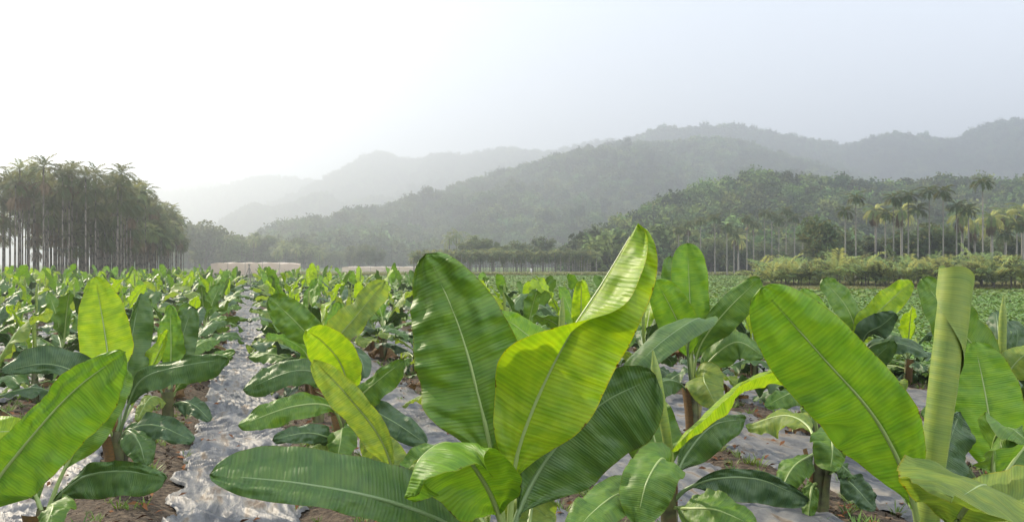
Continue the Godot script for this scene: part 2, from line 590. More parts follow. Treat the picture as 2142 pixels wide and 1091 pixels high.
	hero_leaf(p, [[2080, 1060, 6.0], [2076, 990, 5.9], [2082, 920, 5.75], [2110, 893, 5.6], [2160, 930, 5.5]], 0.16, Vector3(0.3, 0.5, 0.6), "mid", {"fold": -0.25, "t0": 0.3})
	hero_leaf(p, [[2080, 1060, 6.0], [2110, 980, 6.1], [2180, 900, 6.2], [2260, 880, 6.3]], 0.22, Vector3(0.1, 0.8, 0.6), "mid", {"fold": -0.2})
	hero_leaf(p, [[2070, 1060, 6.0], [2030, 985, 5.95], [1970, 950, 5.9], [1890, 985, 5.85]], 0.2, Vector3(-0.1, 0.8, 0.6), "deep", {"fold": -0.2})
	# plant with the slender spear
	p = plant_at(1402, 7.0, 0.62, 0.06, "banana plant with a thin unopened spear leaf and drooping front leaf")
	part("spear_leaf", spear_mesh([at(1408, 1020, 7.0) - p.position, at(1396, 920, 6.98) - p.position, at(1380, 830, 6.98) - p.position, at(1366, 732, 7.0) - p.position], 0.036), M.spear, p)
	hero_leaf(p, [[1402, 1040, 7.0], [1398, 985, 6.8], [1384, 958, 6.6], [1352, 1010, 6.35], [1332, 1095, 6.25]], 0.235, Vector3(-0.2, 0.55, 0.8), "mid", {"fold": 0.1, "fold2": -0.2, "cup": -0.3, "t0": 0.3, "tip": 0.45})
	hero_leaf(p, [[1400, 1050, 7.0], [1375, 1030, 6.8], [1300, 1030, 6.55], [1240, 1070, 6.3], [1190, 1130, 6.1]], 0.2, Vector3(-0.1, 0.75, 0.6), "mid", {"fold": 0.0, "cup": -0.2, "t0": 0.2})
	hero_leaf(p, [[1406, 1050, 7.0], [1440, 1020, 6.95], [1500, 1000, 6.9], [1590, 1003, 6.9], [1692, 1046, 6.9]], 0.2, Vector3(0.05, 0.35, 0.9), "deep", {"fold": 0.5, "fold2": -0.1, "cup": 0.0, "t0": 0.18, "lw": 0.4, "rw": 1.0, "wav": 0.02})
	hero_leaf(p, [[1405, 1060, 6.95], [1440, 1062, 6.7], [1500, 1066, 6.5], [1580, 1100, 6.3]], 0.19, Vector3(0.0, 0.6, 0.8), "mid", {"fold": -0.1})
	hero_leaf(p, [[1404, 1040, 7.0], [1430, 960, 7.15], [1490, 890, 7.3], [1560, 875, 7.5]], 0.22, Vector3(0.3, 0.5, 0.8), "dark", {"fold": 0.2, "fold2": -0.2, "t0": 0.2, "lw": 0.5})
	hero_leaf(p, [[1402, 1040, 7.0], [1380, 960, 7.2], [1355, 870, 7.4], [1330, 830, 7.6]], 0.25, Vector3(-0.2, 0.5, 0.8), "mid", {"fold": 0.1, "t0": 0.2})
	# small plant on the film with hanging leaves and a bare stem
	p = plant_at(1715, 8.1, 0.66, 0.065, "small banana plant with bare stem and hanging leaves between silver film sheets")
	hero_leaf(p, [[1712, 935, 8.1], [1695, 830, 7.9], [1640, 775, 7.6], [1545, 805, 7.2], [1460, 880, 6.9], [1408, 945, 6.8]], 0.19, Vector3(-0.25, 0.75, -0.35), "fresh", {"fold": 0.1, "fold2": -0.3, "cup": -0.4, "t0": 0.22, "tip": 0.35, "wav": 0.03})
	hero_leaf(p, [[1714, 940, 8.1], [1735, 905, 7.9], [1742, 930, 7.7], [1738, 985, 7.6]], 0.2, Vector3(0.1, 0.6, 0.8), "mid", {"fold": -0.35, "t0": 0.25, "tip": 0.5})
	hero_leaf(p, [[1712, 945, 8.1], [1690, 955, 7.9], [1660, 975, 7.7], [1635, 1020, 7.6]], 0.17, Vector3(-0.2, 0.7, 0.7), "mid", {"fold": -0.4, "t0": 0.2})
	hero_leaf(p, [[1716, 1000, 8.1], [1745, 985, 8.0], [1780, 1010, 7.9], [1832, 1066, 7.8]], 0.13, Vector3(0.1, 0.4, 0.9), "deep", {"fold": 0.1, "t0": 0.3})
	hero_leaf(p, [[1710, 1010, 8.1], [1700, 1015, 7.95], [1695, 1040, 7.85], [1690, 1090, 7.8]], 0.09, Vector3(-0.2, 0.5, 0.8), "mid", {"fold": -0.3, "t0": 0.2})
	hero_leaf(p, [[1710, 940, 8.1], [1690, 890, 8.4], [1640, 868, 8.7], [1560, 890, 9.0]], 0.2, Vector3(-0.1, 0.8, 0.5), "pale", {"fold": -0.3, "t0": 0.25})
	hero_leaf(p, [[1718, 950, 8.1], [1745, 960, 8.0], [1775, 985, 7.95], [1790, 1000, 7.9]], 0.12, Vector3(0.2, 0.8, 0.5), "dark", {"fold": -0.3, "t0": 0.25})
	# tall plant with the bright upright pair
	p = plant_at(1450, 11.2, 0.85, 0.075, "tall banana plant whose blunt topped upright leaf rises before the palm trunks")
	hero_leaf(p, [[1452, 800, 11.2], [1446, 700, 11.2], [1443, 620, 11.2], [1438, 508, 11.25]], 0.27, Vector3(0.05, 0.1, 1), "bright", {"fold": 0.3, "cup": -0.3, "t0": 0.28, "tip": 0.35, "wav": 0.02})
	hero_leaf(p, [[1450, 800, 11.2], [1444, 720, 11.3], [1430, 650, 11.5], [1402, 535, 11.7]], 0.25, Vector3(0.2, 0.1, 1), "mid", {"fold": 0.2, "t0": 0.3, "tip": 0.4})
	hero_leaf(p, [[1448, 800, 11.2], [1435, 720, 11.0], [1412, 660, 10.9], [1372, 585, 10.8]], 0.27, Vector3(-0.3, 0.2, 0.95), "bright", {"fold": 0.25, "fold2": 0.05, "t0": 0.26, "tip": 0.5})
	hero_leaf(p, [[1452, 805, 11.2], [1462, 730, 11.1], [1510, 660, 11.0], [1590, 580, 11.0]], 0.27, Vector3(0.3, 0.5, 0.8), "mid", {"fold": 0.15, "fold2": -0.15, "t0": 0.2, "tip": 0.35, "lw": 0.6})
	hero_leaf(p, [[1446, 810, 11.2], [1440, 720, 10.6], [1465, 665, 10.0], [1390, 710, 9.7], [1300, 795, 9.5]], 0.22, Vector3(-0.1, 0.75, 0.65), "dark", {"fold": 0.0, "fold2": -0.2, "t0": 0.34, "tip": 0.3})
	hero_leaf(p, [[1455, 815, 11.2], [1480, 760, 11.2], [1540, 715, 11.1], [1600, 745, 11.0]], 0.25, Vector3(0.1, 0.6, 0.8), "mid", {"fold": -0.25, "t0": 0.2})
	hero_leaf(p, [[1450, 830, 11.2], [1470, 785, 10.9], [1475, 800, 10.6], [1500, 850, 10.4]], 0.27, Vector3(-0.2, 0.5, 0.8), "pale", {"fold": -0.3, "t0": 0.2})
	hero_leaf(p, [[1445, 830, 11.2], [1420, 800, 11.0], [1380, 800, 10.8], [1330, 850, 10.6]], 0.22, Vector3(-0.2, 0.7, 0.7), "dark", {"fold": -0.3, "t0": 0.2})
	# plants near the edge of the green crop
	p = plant_at(1795, 14.5, 0.9, 0.07, "banana plant beside the leafy crop with two leaves spread in a V")
	hero_leaf(p, [[1795, 745, 14.5], [1793, 700, 14.5], [1770, 640, 14.5], [1722, 583, 14.5]], 0.27, Vector3(0.2, 0.3, 0.9), "mid", {"fold": 0.1, "t0": 0.2, "tip": 0.5})
	hero_leaf(p, [[1796, 745, 14.5], [1800, 695, 14.4], [1845, 645, 14.3], [1908, 588, 14.3]], 0.23, Vector3(-0.3, 0.5, 0.8), "fresh", {"fold": 0.5, "fold2": 0.1, "t0": 0.15, "tip": 0.4})
	hero_leaf(p, [[1796, 745, 14.5], [1812, 700, 14.3], [1845, 680, 14.1], [1875, 655, 14.0]], 0.25, Vector3(0.3, 0.3, 0.9), "deep", {"fold": -0.2, "t0": 0.2})
	hero_leaf(p, [[1795, 755, 14.5], [1785, 705, 14.2], [1775, 720, 14.0], [1768, 755, 13.9]], 0.16, Vector3(-0.1, 0.6, 0.8), "mid", {"fold": -0.3})
	hero_leaf(p, [[1798, 755, 14.5], [1830, 720, 14.4], [1890, 720, 14.2], [1950, 745, 14.1]], 0.17, Vector3(0.1, 0.5, 0.85), "deep", {"fold": -0.1})
	p = plant_at(1752, 10.3, 0.8, 0.07, "banana plant with a narrow upright leaf behind the slanting broad leaf")
	hero_leaf(p, [[1752, 880, 10.3], [1745, 800, 10.3], [1722, 710, 10.35], [1680, 603, 10.4]], 0.25, Vector3(0.1, 0.2, 1), "bright", {"fold": 0.12, "t0": 0.2, "tip": 0.5})
	hero_leaf(p, [[1755, 880, 10.3], [1790, 800, 10.1], [1830, 750, 9.9], [1872, 712, 9.8]], 0.25, Vector3(0.25, 0.4, 0.85), "dark", {"fold": 0.2, "fold2": -0.2, "t0": 0.2, "lw": 0.6})
	hero_leaf(p, [[1755, 885, 10.3], [1790, 835, 10.2], [1840, 805, 10.1], [1900, 800, 10.0]], 0.18, Vector3(0.1, 0.8, 0.6), "pale", {"fold": -0.2})
	hero_leaf(p, [[1755, 890, 10.3], [1800, 850, 10.0], [1850, 850, 9.8], [1912, 870, 9.6]], 0.16, Vector3(0.1, 0.7, 0.7), "deep", {"fold": -0.2})
	hero_leaf(p, [[1750, 890, 10.3], [1700, 830, 10.3], [1660, 820, 10.2], [1600, 850, 10.2]], 0.2, Vector3(0.0, 0.8, 0.6), "mid", {"fold": -0.2})
	p = plant_at(2085, 9.8, 0.95, 0.07, "banana plant with slender spear and dark slanting leaf against the leafy crop")
	part("spear_leaf", spear_mesh([at(2088, 870, 9.8) - p.position, at(2096, 760, 9.8) - p.position, at(2098, 690, 9.8) - p.position, at(2100, 618, 9.8) - p.position], 0.035), M.spear, p)
	hero_leaf(p, [[2085, 870, 9.8], [2070, 770, 9.7], [2010, 690, 9.6], [1928, 582, 9.6]], 0.29, Vector3(-0.2, 0.45, 0.85), "mid", {"fold": 0.1, "t0": 0.2, "tip": 0.5})
	hero_leaf(p, [[2090, 870, 9.8], [2100, 800, 9.6], [2140, 745, 9.5], [2200, 720, 9.4]], 0.2, Vector3(0.1, 0.7, 0.6), "pale", {"fold": -0.1})
	hero_leaf(p, [[2090, 870, 9.8], [2110, 800, 10.0], [2130, 700, 10.1], [2110, 670, 10.2]], 0.2, Vector3(0.4, 0.4, 0.7), "deep", {"fold": 0.1})
	hero_leaf(p, [[2080, 880, 9.8], [2040, 840, 9.7], [1990, 840, 9.6], [1930, 870, 9.5]], 0.17, Vector3(0.0, 0.8, 0.6), "mid", {"fold": -0.2})
	# near plant at the side of the open path, with the large slanting leaf
	p = plant_at(-70, 5.6, 0.72, 0.07, "banana plant with a very large leaf slanting up over its neighbours by the path")
	hero_leaf(p, [[-80, 1130, 5.6], [-40, 1050, 5.55], [55, 925, 5.45], [155, 815, 5.4], [262, 735, 5.35]], 0.30, Vector3(0.30, 0.55, 0.80), "bright", {"fold": 0.5, "fold2": -0.05, "cup": -0.3, "t0": 0.12, "tip": 0.34, "lw": 0.42, "rw": 1.0, "wav": 0.025, "rip": 0.014, "nl": 80, "nw": 12})
	hero_leaf(p, [[-80, 1130, 5.6], [-60, 1000, 5.7], [-20, 910, 5.8], [60, 905, 5.9]], 0.2, Vector3(0.1, 0.5, 0.9), "fresh", {"fold": -0.1})
	p = plant_at(92, 6.3, 0.62, 0.075, "low banana plant with thick spreading leaf stalks at the path edge")
	hero_leaf(p, [[95, 1080, 6.3], [125, 1035, 6.25], [180, 995, 6.2], [260, 985, 6.15], [350, 1000, 6.1]], 0.185, Vector3(0.0, 0.45, 0.9), "dark", {"fold": 0.4, "fold2": -0.1, "cup": -0.1, "t0": 0.16, "tip": 0.3, "lw": 0.4, "wav": 0.03})
	hero_leaf(p, [[90, 1080, 6.3], [60, 1010, 6.4], [0, 980, 6.5], [-80, 1010, 6.6]], 0.2, Vector3(0.0, 0.7, 0.7), "mid", {"fold": -0.2})
	hero_leaf(p, [[92, 1085, 6.3], [100, 1060, 6.1], [110, 1060, 5.9], [90, 1110, 5.7]], 0.14, Vector3(0.0, 0.7, 0.7), "mid", {"fold": -0.3})
	hero_leaf(p, [[95, 1080, 6.3], [130, 990, 6.4], [190, 880, 6.5], [262, 770, 6.6]], 0.17, Vector3(0.3, 0.3, 0.9), "mid", {"fold": 0.1, "t0": 0.3, "tip": 0.4})
	# next in that row: glowing rounded leaf
	p = plant_at(243, 8.7, 0.72, 0.075, "banana plant with a rounded glowing yellow green leaf next to the path")
	hero_leaf(p, [[243, 900, 8.7], [232, 800, 8.7], [219, 700, 8.75], [198, 578, 8.85]], 0.275, Vector3(0.1, 0.05, 1), "fresh", {"fold": 0.1, "cup": -0.15, "t0": 0.28, "tip": 0.62, "wav": 0.015, "rip": 0.008, "nl": 70})
	hero_leaf(p, [[246, 900, 8.7], [258, 820, 8.8], [272, 720, 8.95], [294, 612, 9.1]], 0.20, Vector3(0.45, 0.1, 0.9), "dark", {"fold": 0.6, "fold2": 0.1, "t0": 0.25, "tip": 0.5, "lw": 0.3, "rw": 1.1})
	hero_leaf(p, [[250, 905, 8.7], [270, 840, 8.6], [300, 790, 8.5], [380, 765, 8.4], [478, 750, 8.3]], 0.19, Vector3(0.0, 0.5, 0.85), "dark", {"fold": 0.3, "fold2": -0.15, "t0": 0.2, "tip": 0.3, "lw": 0.5})
	hero_leaf(p, [[236, 905, 8.7], [200, 810, 8.6], [110, 762, 8.5], [0, 775, 8.4]], 0.19, Vector3(0.0, 0.5, 0.85), "deep", {"fold": -0.1, "fold2": 0.25, "t0": 0.15, "tip": 0.3, "rw": 1.0, "lw": 0.5})
	hero_leaf(p, [[248, 930, 8.7], [280, 895, 8.5], [330, 890, 8.4], [405, 922, 8.3]], 0.14, Vector3(0.1, 0.5, 0.8), "deep", {"fold": -0.1, "t0": 0.2})
	hero_leaf(p, [[245, 930, 8.7], [265, 900, 8.5], [290, 925, 8.3], [305, 975, 8.2]], 0.18, Vector3(0.1, 0.6, 0.8), "dark", {"fold": -0.3, "t0": 0.2})
	hero_leaf(p, [[240, 915, 8.7], [290, 820, 8.9], [320, 760, 9.0], [352, 690, 9.1]], 0.11, Vector3(-0.3, 0.3, 0.9), "fresh", {"fold": 0.6, "t0": 0.3})
	hero_leaf(p, [[240, 930, 8.7], [225, 890, 8.6], [205, 890, 8.5], [190, 930, 8.4]], 0.12, Vector3(0.0, 0.6, 0.8), "dry", {"fold": -0.4, "t0": 0.2})
	# third in that row
	p = plant_at(352, 11.6, 0.72, 0.07, "banana plant with an oval bright leaf behind the rounded glowing one")
	hero_leaf(p, [[352, 830, 11.6], [356, 770, 11.6], [357, 710, 11.6], [355, 637, 11.7]], 0.185, Vector3(0.0, 0.05, 1), "bright", {"fold": 0.15, "t0": 0.25, "tip": 0.55})
	hero_leaf(p, [[354, 830, 11.6], [368, 760, 11.7], [385, 690, 11.8], [402, 640, 11.9]], 0.22, Vector3(0.3, 0.1, 0.95), "dark", {"fold": 0.1, "t0": 0.2})
	hero_leaf(p, [[354, 840, 11.6], [385, 790, 11.5], [430, 760, 11.4], [492, 735, 11.3]], 0.17, Vector3(0.0, 0.6, 0.8), "mid", {"fold": -0.1})
	hero_leaf(p, [[350, 840, 11.6], [310, 780, 11.5], [260, 760, 11.4], [200, 790, 11.3]], 0.18, Vector3(0.0, 0.6, 0.8), "dark", {"fold": -0.2})
	hero_leaf(p, [[354, 850, 11.6], [380, 840, 11.4], [410, 850, 11.2], [440, 880, 11.1]], 0.15, Vector3(0.0, 0.7, 0.7), "deep", {"fold": -0.3})
	hero_leaf(p, [[352, 850, 11.6], [330, 830, 11.3], [310, 835, 11.1], [285, 880, 10.9]], 0.16, Vector3(0.0, 0.7, 0.7), "pale", {"fold": -0.3})
	# across the path: bright folded leaf plants
	p = plant_at(832, 7.0, 0.62, 0.065, "banana plant whose pale leaf leans over the path side on a bare stalk")
	hero_leaf(p, [[834, 1080, 7.0], [828, 1010, 7.0], [795, 915, 6.95], [725, 825, 6.9], [655, 752, 6.85]], 0.165, Vector3(-0.3, 0.35, 0.9), "pale", {"fold": 0.2, "fold2": 0.5, "cup": -0.2, "t0": 0.24, "tip": 0.4, "lw": 1.0, "rw": 0.8, "wav": 0.03})
	hero_leaf(p, [[834, 1080, 7.0], [820, 1010, 7.15], [800, 950, 7.3], [760, 905, 7.4]], 0.2, Vector3(-0.1, 0.5, 0.8), "pale", {"fold": -0.2, "t0": 0.2})
	hero_leaf(p, [[836, 1080, 7.0], [860, 1010, 7.1], [890, 960, 7.25], [935, 930, 7.4]], 0.17, Vector3(0.2, 0.6, 0.7), "mid", {"fold": -0.1, "t0": 0.2})
	p = plant_at(722, 9.5, 0.74, 0.07, "banana plant with a lemon green scooped leaf above hanging dark ones by the path")
	hero_leaf(p, [[726, 900, 9.5], [732, 830, 9.5], [712, 760, 9.45], [675, 715, 9.3], [640, 690, 9.15]], 0.27, Vector3(-0.25, 0.35, 0.9), "fresh", {"fold": 0.25, "fold2": 0.35, "cup": -0.2, "t0": 0.26, "tip": 0.55, "wav": 0.015})
	hero_leaf(p, [[728, 905, 9.5], [745, 840, 9.4], [785, 800, 9.3], [846, 752, 9.2]], 0.21, Vector3(0.15, 0.5, 0.85), "mid", {"fold": 0.2, "fold2": -0.1, "t0": 0.2, "lw": 0.5})
	hero_leaf(p, [[720, 905, 9.5], [690, 850, 9.3], [610, 850, 9.1], [498, 890, 8.9]], 0.16, Vector3(-0.1, 0.5, 0.85), "mid", {"fold": -0.1, "t0": 0.2, "tip": 0.35})
	hero_leaf(p, [[718, 895, 9.5], [690, 800, 9.5], [620, 775, 9.5], [508, 815, 9.5]], 0.18, Vector3(-0.1, 0.55, 0.8), "dark", {"fold": -0.1, "t0": 0.2, "tip": 0.3})
	hero_leaf(p, [[722, 930, 9.5], [690, 915, 9.2], [640, 905, 9.0], [570, 918, 8.8]], 0.12, Vector3(-0.1, 0.4, 0.9), "deep", {"fold": -0.1, "t0": 0.2})
	hero_leaf(p, [[726, 910, 9.5], [765, 860, 9.5], [820, 880, 9.4], [893, 928, 9.3]], 0.17, Vector3(0.1, 0.5, 0.85), "deep", {"fold": 0.0, "t0": 0.2})
	hero_leaf(p, [[722, 915, 9.5], [716, 895, 9.2], [712, 920, 9.0], [704, 970, 8.9]], 0.19, Vector3(-0.1, 0.5, 0.85), "mid", {"fold": -0.25, "t0": 0.2, "tip": 0.5})
	hero_leaf(p, [[720, 930, 9.5], [690, 930, 9.3], [660, 930, 9.1], [625, 960, 9.0]], 0.13, Vector3(-0.1, 0.6, 0.8), "pale", {"fold": -0.4, "t0": 0.2})
	hero_leaf(p, [[722, 930, 9.5], [715, 870, 9.7], [690, 835, 9.9], [655, 815, 10.0]], 0.13, Vector3(-0.1, 0.6, 0.8), "dry", {"fold": -0.5, "t0": 0.3})
	p = plant_at(665, 12.6, 0.78, 0.07, "banana plant with a broad ribbed leaf leaning to the path and a pale wavy one")
	hero_leaf(p, [[668, 800, 12.6], [664, 730, 12.6], [625, 680, 12.5], [562, 620, 12.4]], 0.27, Vector3(-0.2, 0.45, 0.9), "mid", {"fold": 0.1, "t0": 0.2, "tip": 0.45, "rip": 0.03})
	hero_leaf(p, [[672, 800, 12.6], [690, 730, 12.5], [745, 660, 12.4], [805, 588, 12.4]], 0.24, Vector3(-0.3, 0.4, 0.9), "pale", {"fold": 0.5, "fold2": 0.0, "t0": 0.2, "tip": 0.4, "wav": 0.06})
	hero_leaf(p, [[670, 800, 12.6], [690, 740, 12.8], [700, 690, 12.9], [708, 630, 13.0]], 0.2, Vector3(0.3, 0.2, 0.9), "bright", {"fold": 0.3, "t0": 0.2})
	hero_leaf(p, [[664, 805, 12.6], [640, 740, 12.4], [600, 710, 12.2], [556, 700, 12.0]], 0.17, Vector3(-0.1, 0.8, 0.5), "bright", {"fold": 0.0, "t0": 0.2})
	hero_leaf(p, [[664, 815, 12.6], [640, 765, 12.4], [590, 765, 12.2], [540, 780, 12.0]], 0.16, Vector3(-0.1, 0.6, 0.8), "dark", {"fold": -0.2, "t0": 0.2})
	hero_leaf(p, [[672, 815, 12.6], [710, 750, 12.4], [750, 745, 12.2], [765, 790, 12.0]], 0.2, Vector3(0.2, 0.6, 0.8), "deep", {"fold": -0.3, "t0": 0.2})
	# behind the large middle plant
	p = plant_at(1165, 9.6, 0.85, 0.07, "banana plant with a folded leaf half hidden behind the two tall leaves")
	hero_leaf(p, [[1165, 850, 9.6], [1140, 740, 9.5], [1090, 690, 9.4], [1040, 655, 9.3]], 0.2, Vector3(-0.1, 0.5, 0.8), "bright", {"fold": 0.3, "fold2": -0.1, "t0": 0.2})
	hero_leaf(p, [[1168, 850, 9.6], [1200, 760, 9.6], [1260, 720, 9.6], [1330, 700, 9.6]], 0.24, Vector3(0.1, 0.6, 0.8), "mid", {"fold": -0.2})
	hero_leaf(p, [[1165, 860, 9.6], [1120, 800, 9.6], [1070, 790, 9.6], [1020, 830, 9.6]], 0.2, Vector3(-0.1, 0.6, 0.8), "dark", {"fold": -0.2})
	hero_leaf(p, [[1168, 860, 9.6], [1210, 820, 9.4], [1250, 830, 9.2], [1300, 880, 9.0]], 0.2, Vector3(0.1, 0.6, 0.8), "pale", {"fold": -0.2})
	part("spear_leaf", spear_mesh([at(1168, 850, 9.6) - p.position, at(1172, 760, 9.6) - p.position, at(1175, 690, 9.6) - p.position, at(1177, 620, 9.6) - p.position], 0.032), M.spear, p)

# ------------------------------------------------------------------ the many plants of the rows
func proto_plant(kind: int, fine: bool) -> Node3D:
	var p := Node3D.new()
	var h := rnd(0.55, 0.8)
	part("stem", stem_mesh(h, 0.062, Vector3.ZERO), M.stem, p)
	if fine:
		part("leaf_sheath", sheath_mesh(h, 0.062, rnd(0, TAU)), M.dry, p)
	var az := rnd(0, TAU)
	var uprights: int = [1, 2, 1, 0, 2, 1][kind % 6]
	var total := 13 if fine else 10
	for k in total:
		az += 2.4 + rnd(-0.35, 0.35)
		var rad := Vector3(cos(az), 0, sin(az))
		var old := float(k) / (total - 1)
		var L := rnd(0.95, 1.2) * (1.0 - 0.18 * old)
		var elev := rnd(1.15, 1.4)
		var bend := rnd(0.1, 0.5)
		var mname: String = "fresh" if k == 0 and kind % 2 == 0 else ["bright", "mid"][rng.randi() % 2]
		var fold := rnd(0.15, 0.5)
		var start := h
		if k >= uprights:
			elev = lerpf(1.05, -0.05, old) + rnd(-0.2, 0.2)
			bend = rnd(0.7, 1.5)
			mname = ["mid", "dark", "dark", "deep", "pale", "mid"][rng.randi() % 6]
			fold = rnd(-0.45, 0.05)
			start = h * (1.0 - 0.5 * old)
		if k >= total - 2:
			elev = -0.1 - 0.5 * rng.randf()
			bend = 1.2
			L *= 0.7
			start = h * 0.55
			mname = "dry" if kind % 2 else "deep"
		var pts := []
		var pos := Vector3(0, start - 0.04, 0)
		var e := elev
		for i in 6:
			pts.append(pos)
			pos += (rad * cos(e) + Vector3.UP * sin(e)) * (L / 5.0)
			e -= bend / 5.0 * (1.4 if i > 1 else 0.5)
		var o := {"fold": fold, "cup": rnd(-0.4, 0.0), "t0": rnd(0.14, 0.2), "tip": rnd(0.45, 0.7), "wav": rnd(0.03, 0.07), "rip": 0.018, "twist": rnd(-0.9, 0.9), "seed": rng.randf() * 90.0, "sides": 5}
		o.merge({"nl": 30, "nw": 5} if fine else {"nl": 14, "nw": 2})
		if mname == "dry":
			o.cup = -0.9
		var two := leaf_meshes(pts, rnd(0.14, 0.20), (Vector3.UP - rad * 0.7).normalized(), o)
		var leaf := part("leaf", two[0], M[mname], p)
		if fine:
			part("midrib", two[1], M.rib_dark if mname in ["dark", "deep"] else M.rib, leaf)
	if kind % 3 == 0:
		part("spear_leaf", spear_mesh([Vector3(0, h - 0.05, 0), Vector3(0.02, h + 0.3, 0), Vector3(0.01, h + 0.55, 0.01), Vector3(0.03, h + 0.85, 0.02)], 0.024), M.spear, p)
	return p

func rows_of_plants() -> void:
	var fine := []
	var plain := []
	rng.seed = 77
	for k in 8:
		fine.append(proto_plant(k, true))
		plain.append(proto_plant(k, false))
	var taken := []
	for c in get_children():
		if c.name.begins_with("banana_plant"):
			taken.append(Vector2(c.position.x, c.position.z))
	var count := 0
	for r in range(-13, 6):
		var q := 1.0 + 2.35 * r
		var d := 4.4 + rnd(0, 1.5)
		while d < 75.0:
			d += 2.4 + rnd(-0.3, 0.3)
			var w := row_point(q + rnd(-0.15, 0.15), d)
			if absf(w.x) > 0.605 * d + 0.6:
				continue
			if d < 6.6 and absf(w.x) < 0.58 * d:
				continue
			var near := false
			for t in taken:
				if t.distance_to(Vector2(w.x, w.z)) < (1.75 if d < 16.0 else 1.3):
					near = true
			if near or q > field_edge(d) - 0.7:
				continue
			var k := rng.randi() % 8
			var has_spear := k % 3 == 0
			var src: Node3D = (fine if d < 24.0 else plain)[k]
			var p: Node3D = src.duplicate()
			p.name = numbered("banana_plant")
			add_child(p)
			p.position = w
			p.rotation.y = rnd(0, TAU)
			var s := rnd(1.0, 1.3)
			p.scale = Vector3(s, s * rnd(0.95, 1.1), s)
			var ups: String = ["one upright leaf", "two upright leaves", "one upright leaf", "no upright leaf", "two upright leaves", "one upright leaf"][k % 6]
			tag(p, "ordinary banana plant in long row, %s, %s%s" % [ups, "a thin spear" if has_spear else "no spear", ", brown lowest leaf" if k % 2 else ""], "banana plant", "banana plants of the field")
			count += 1
	print("row plants: ", count)
	for f in fine + plain:
		f.free()

# ------------------------------------------------------------------ ground
func film_y(q: float, d: float, mid: float) -> float:
	var e := absf(q - mid)
	var y := 0.06 + 0.025 * wob.get_noise_2d(q * 22.0, d * 9.0) - 0.03 * exp(-e * e * 14.0) + 0.02 * wob.get_noise_2d(q * 7.0 + 40.0, d * 4.0)
	# creases: sharp folds that wander across the sheet
	var warp := 0.35 * wob.get_noise_2d(q * 14.0, d * 10.0 + 90.0)
	var u := q * 0.88 + d * 0.47 + warp
	var v := d * 0.88 - q * 0.47
	var u2 := q * 0.80 - d * 0.60 + warp * 1.3
	var v2 := d * 0.80 + q * 0.60
	var share := clampf(0.5 + 2.2 * wob.get_noise_2d(q * 9.0, d * 6.0 + 300.0), 0.0, 1.0)
	y += (0.030 * crease.get_noise_2d(u * 1.5, v * 0.22) + 0.014 * crease.get_noise_2d(u * 3.6 + 40.0, v * 0.45)) * share
	y += (0.028 * crease.get_noise_2d(u2 * 1.4 + 7.0, v2 * 0.2) + 0.014 * crease.get_noise_2d(u2 * 3.3 + 90.0, v2 * 0.4)) * (1.0 - share)
	return y

func ground() -> void:
	# one sheet to the horizon, finer and uneven where the plants stand
	var g := Geo.new()
	var big := 2600.0
	g.grid([[Vector3(-big, -0.06, 400), Vector3(big, -0.06, 400)], [Vector3(-big, -0.06, -3000), Vector3(big, -0.06, -3000)]], [[Vector2.ZERO, Vector2.ZERO], [Vector2.ZERO, Vector2.ZERO]])
	var o := solo("ground", g.mesh(), M.field, "flat farmland reaching to the foot of the hills", "", "", "structure")
	g = Geo.new()
	var rows := []
	var tx := []
	var d := 1.0
	while d < 92.0:
		var row := []
		var tr := []
		var q := -30.0
		while q <= 13.6:
			var rowdist := absf(fposmod(q - 1.0 + 1.175, 2.35) - 1.175)
			var y := 0.075 * (1.0 - smoothstep(0.1, 0.6, rowdist)) + 0.025 * wob.get_noise_2d(q * 30.0, d * 30.0) - 0.01
			var p := row_point(q, d)
			row.append(Vector3(p.x, y, p.z))
			tr.append(Vector2(q, d))
			q += 0.2 if d < 40.0 else 0.2
		rows.append(row)
		tx.append(tr)
		d += 0.14 if d < 16.0 else (0.3 if d < 40.0 else 1.2)
	g.grid(rows, tx)
	solo("soil", g.mesh(), M.soil, "bare brown soil of the banana field", "", "", "structure")
	# plastic film between the rows
	for k in range(-13, 6):
		var mid := -0.175 + 2.35 * k
		g = Geo.new()
		rows = []
		tx = []
		d = 2.0
		var half := 0.62 if k == 0 else (0.72 if k < 0 else 0.86)
		while d < 88.0 and mid < field_edge(d) - 0.2:
			var row := []
			var tr := []
			var le := -half - 0.13 * wob.get_noise_2d(d * 25.0, k * 50.0) - 0.07 * wob.get_noise_2d(d * 90.0, k * 50.0)
			var re := half + 0.13 * wob.get_noise_2d(d * 25.0, k * 50.0 + 25.0) + 0.07 * wob.get_noise_2d(d * 90.0, k * 50.0 + 9.0)
			var nq := 56 if k == 0 else 36
			for j in nq + 1:
				var q := mid + lerpf(le, re, float(j) / nq)
				var p := row_point(q, d)
				var y := film_y(q, d, mid)
				var edge := minf(j, nq - j)
				if edge < 1:
					y += -0.03
				row.append(Vector3(p.x, y, p.z))
				tr.append(Vector2(q, d * 0.55))
			rows.append(row)
			tx.append(tr)
			d += (0.028 if k == 0 and d > 6.0 else 0.05) if d < 14.0 else (0.12 if d < 30.0 else 0.8)
		g.grid(rows, tx)
		var fo := MeshInstance3D.new()
		fo.name = numbered("plastic_mulch_film")
		fo.mesh = g.mesh()
		fo.material_override = M.film
		add_child(fo)
		if k == 0:
			tag(fo, "wrinkled silver plastic film along the open path between two banana rows", "plastic film", "silver films between rows")
		else:
			tag(fo, "silver plastic film mostly covered by banana leaves between the crowded rows", "plastic film", "silver films between rows")

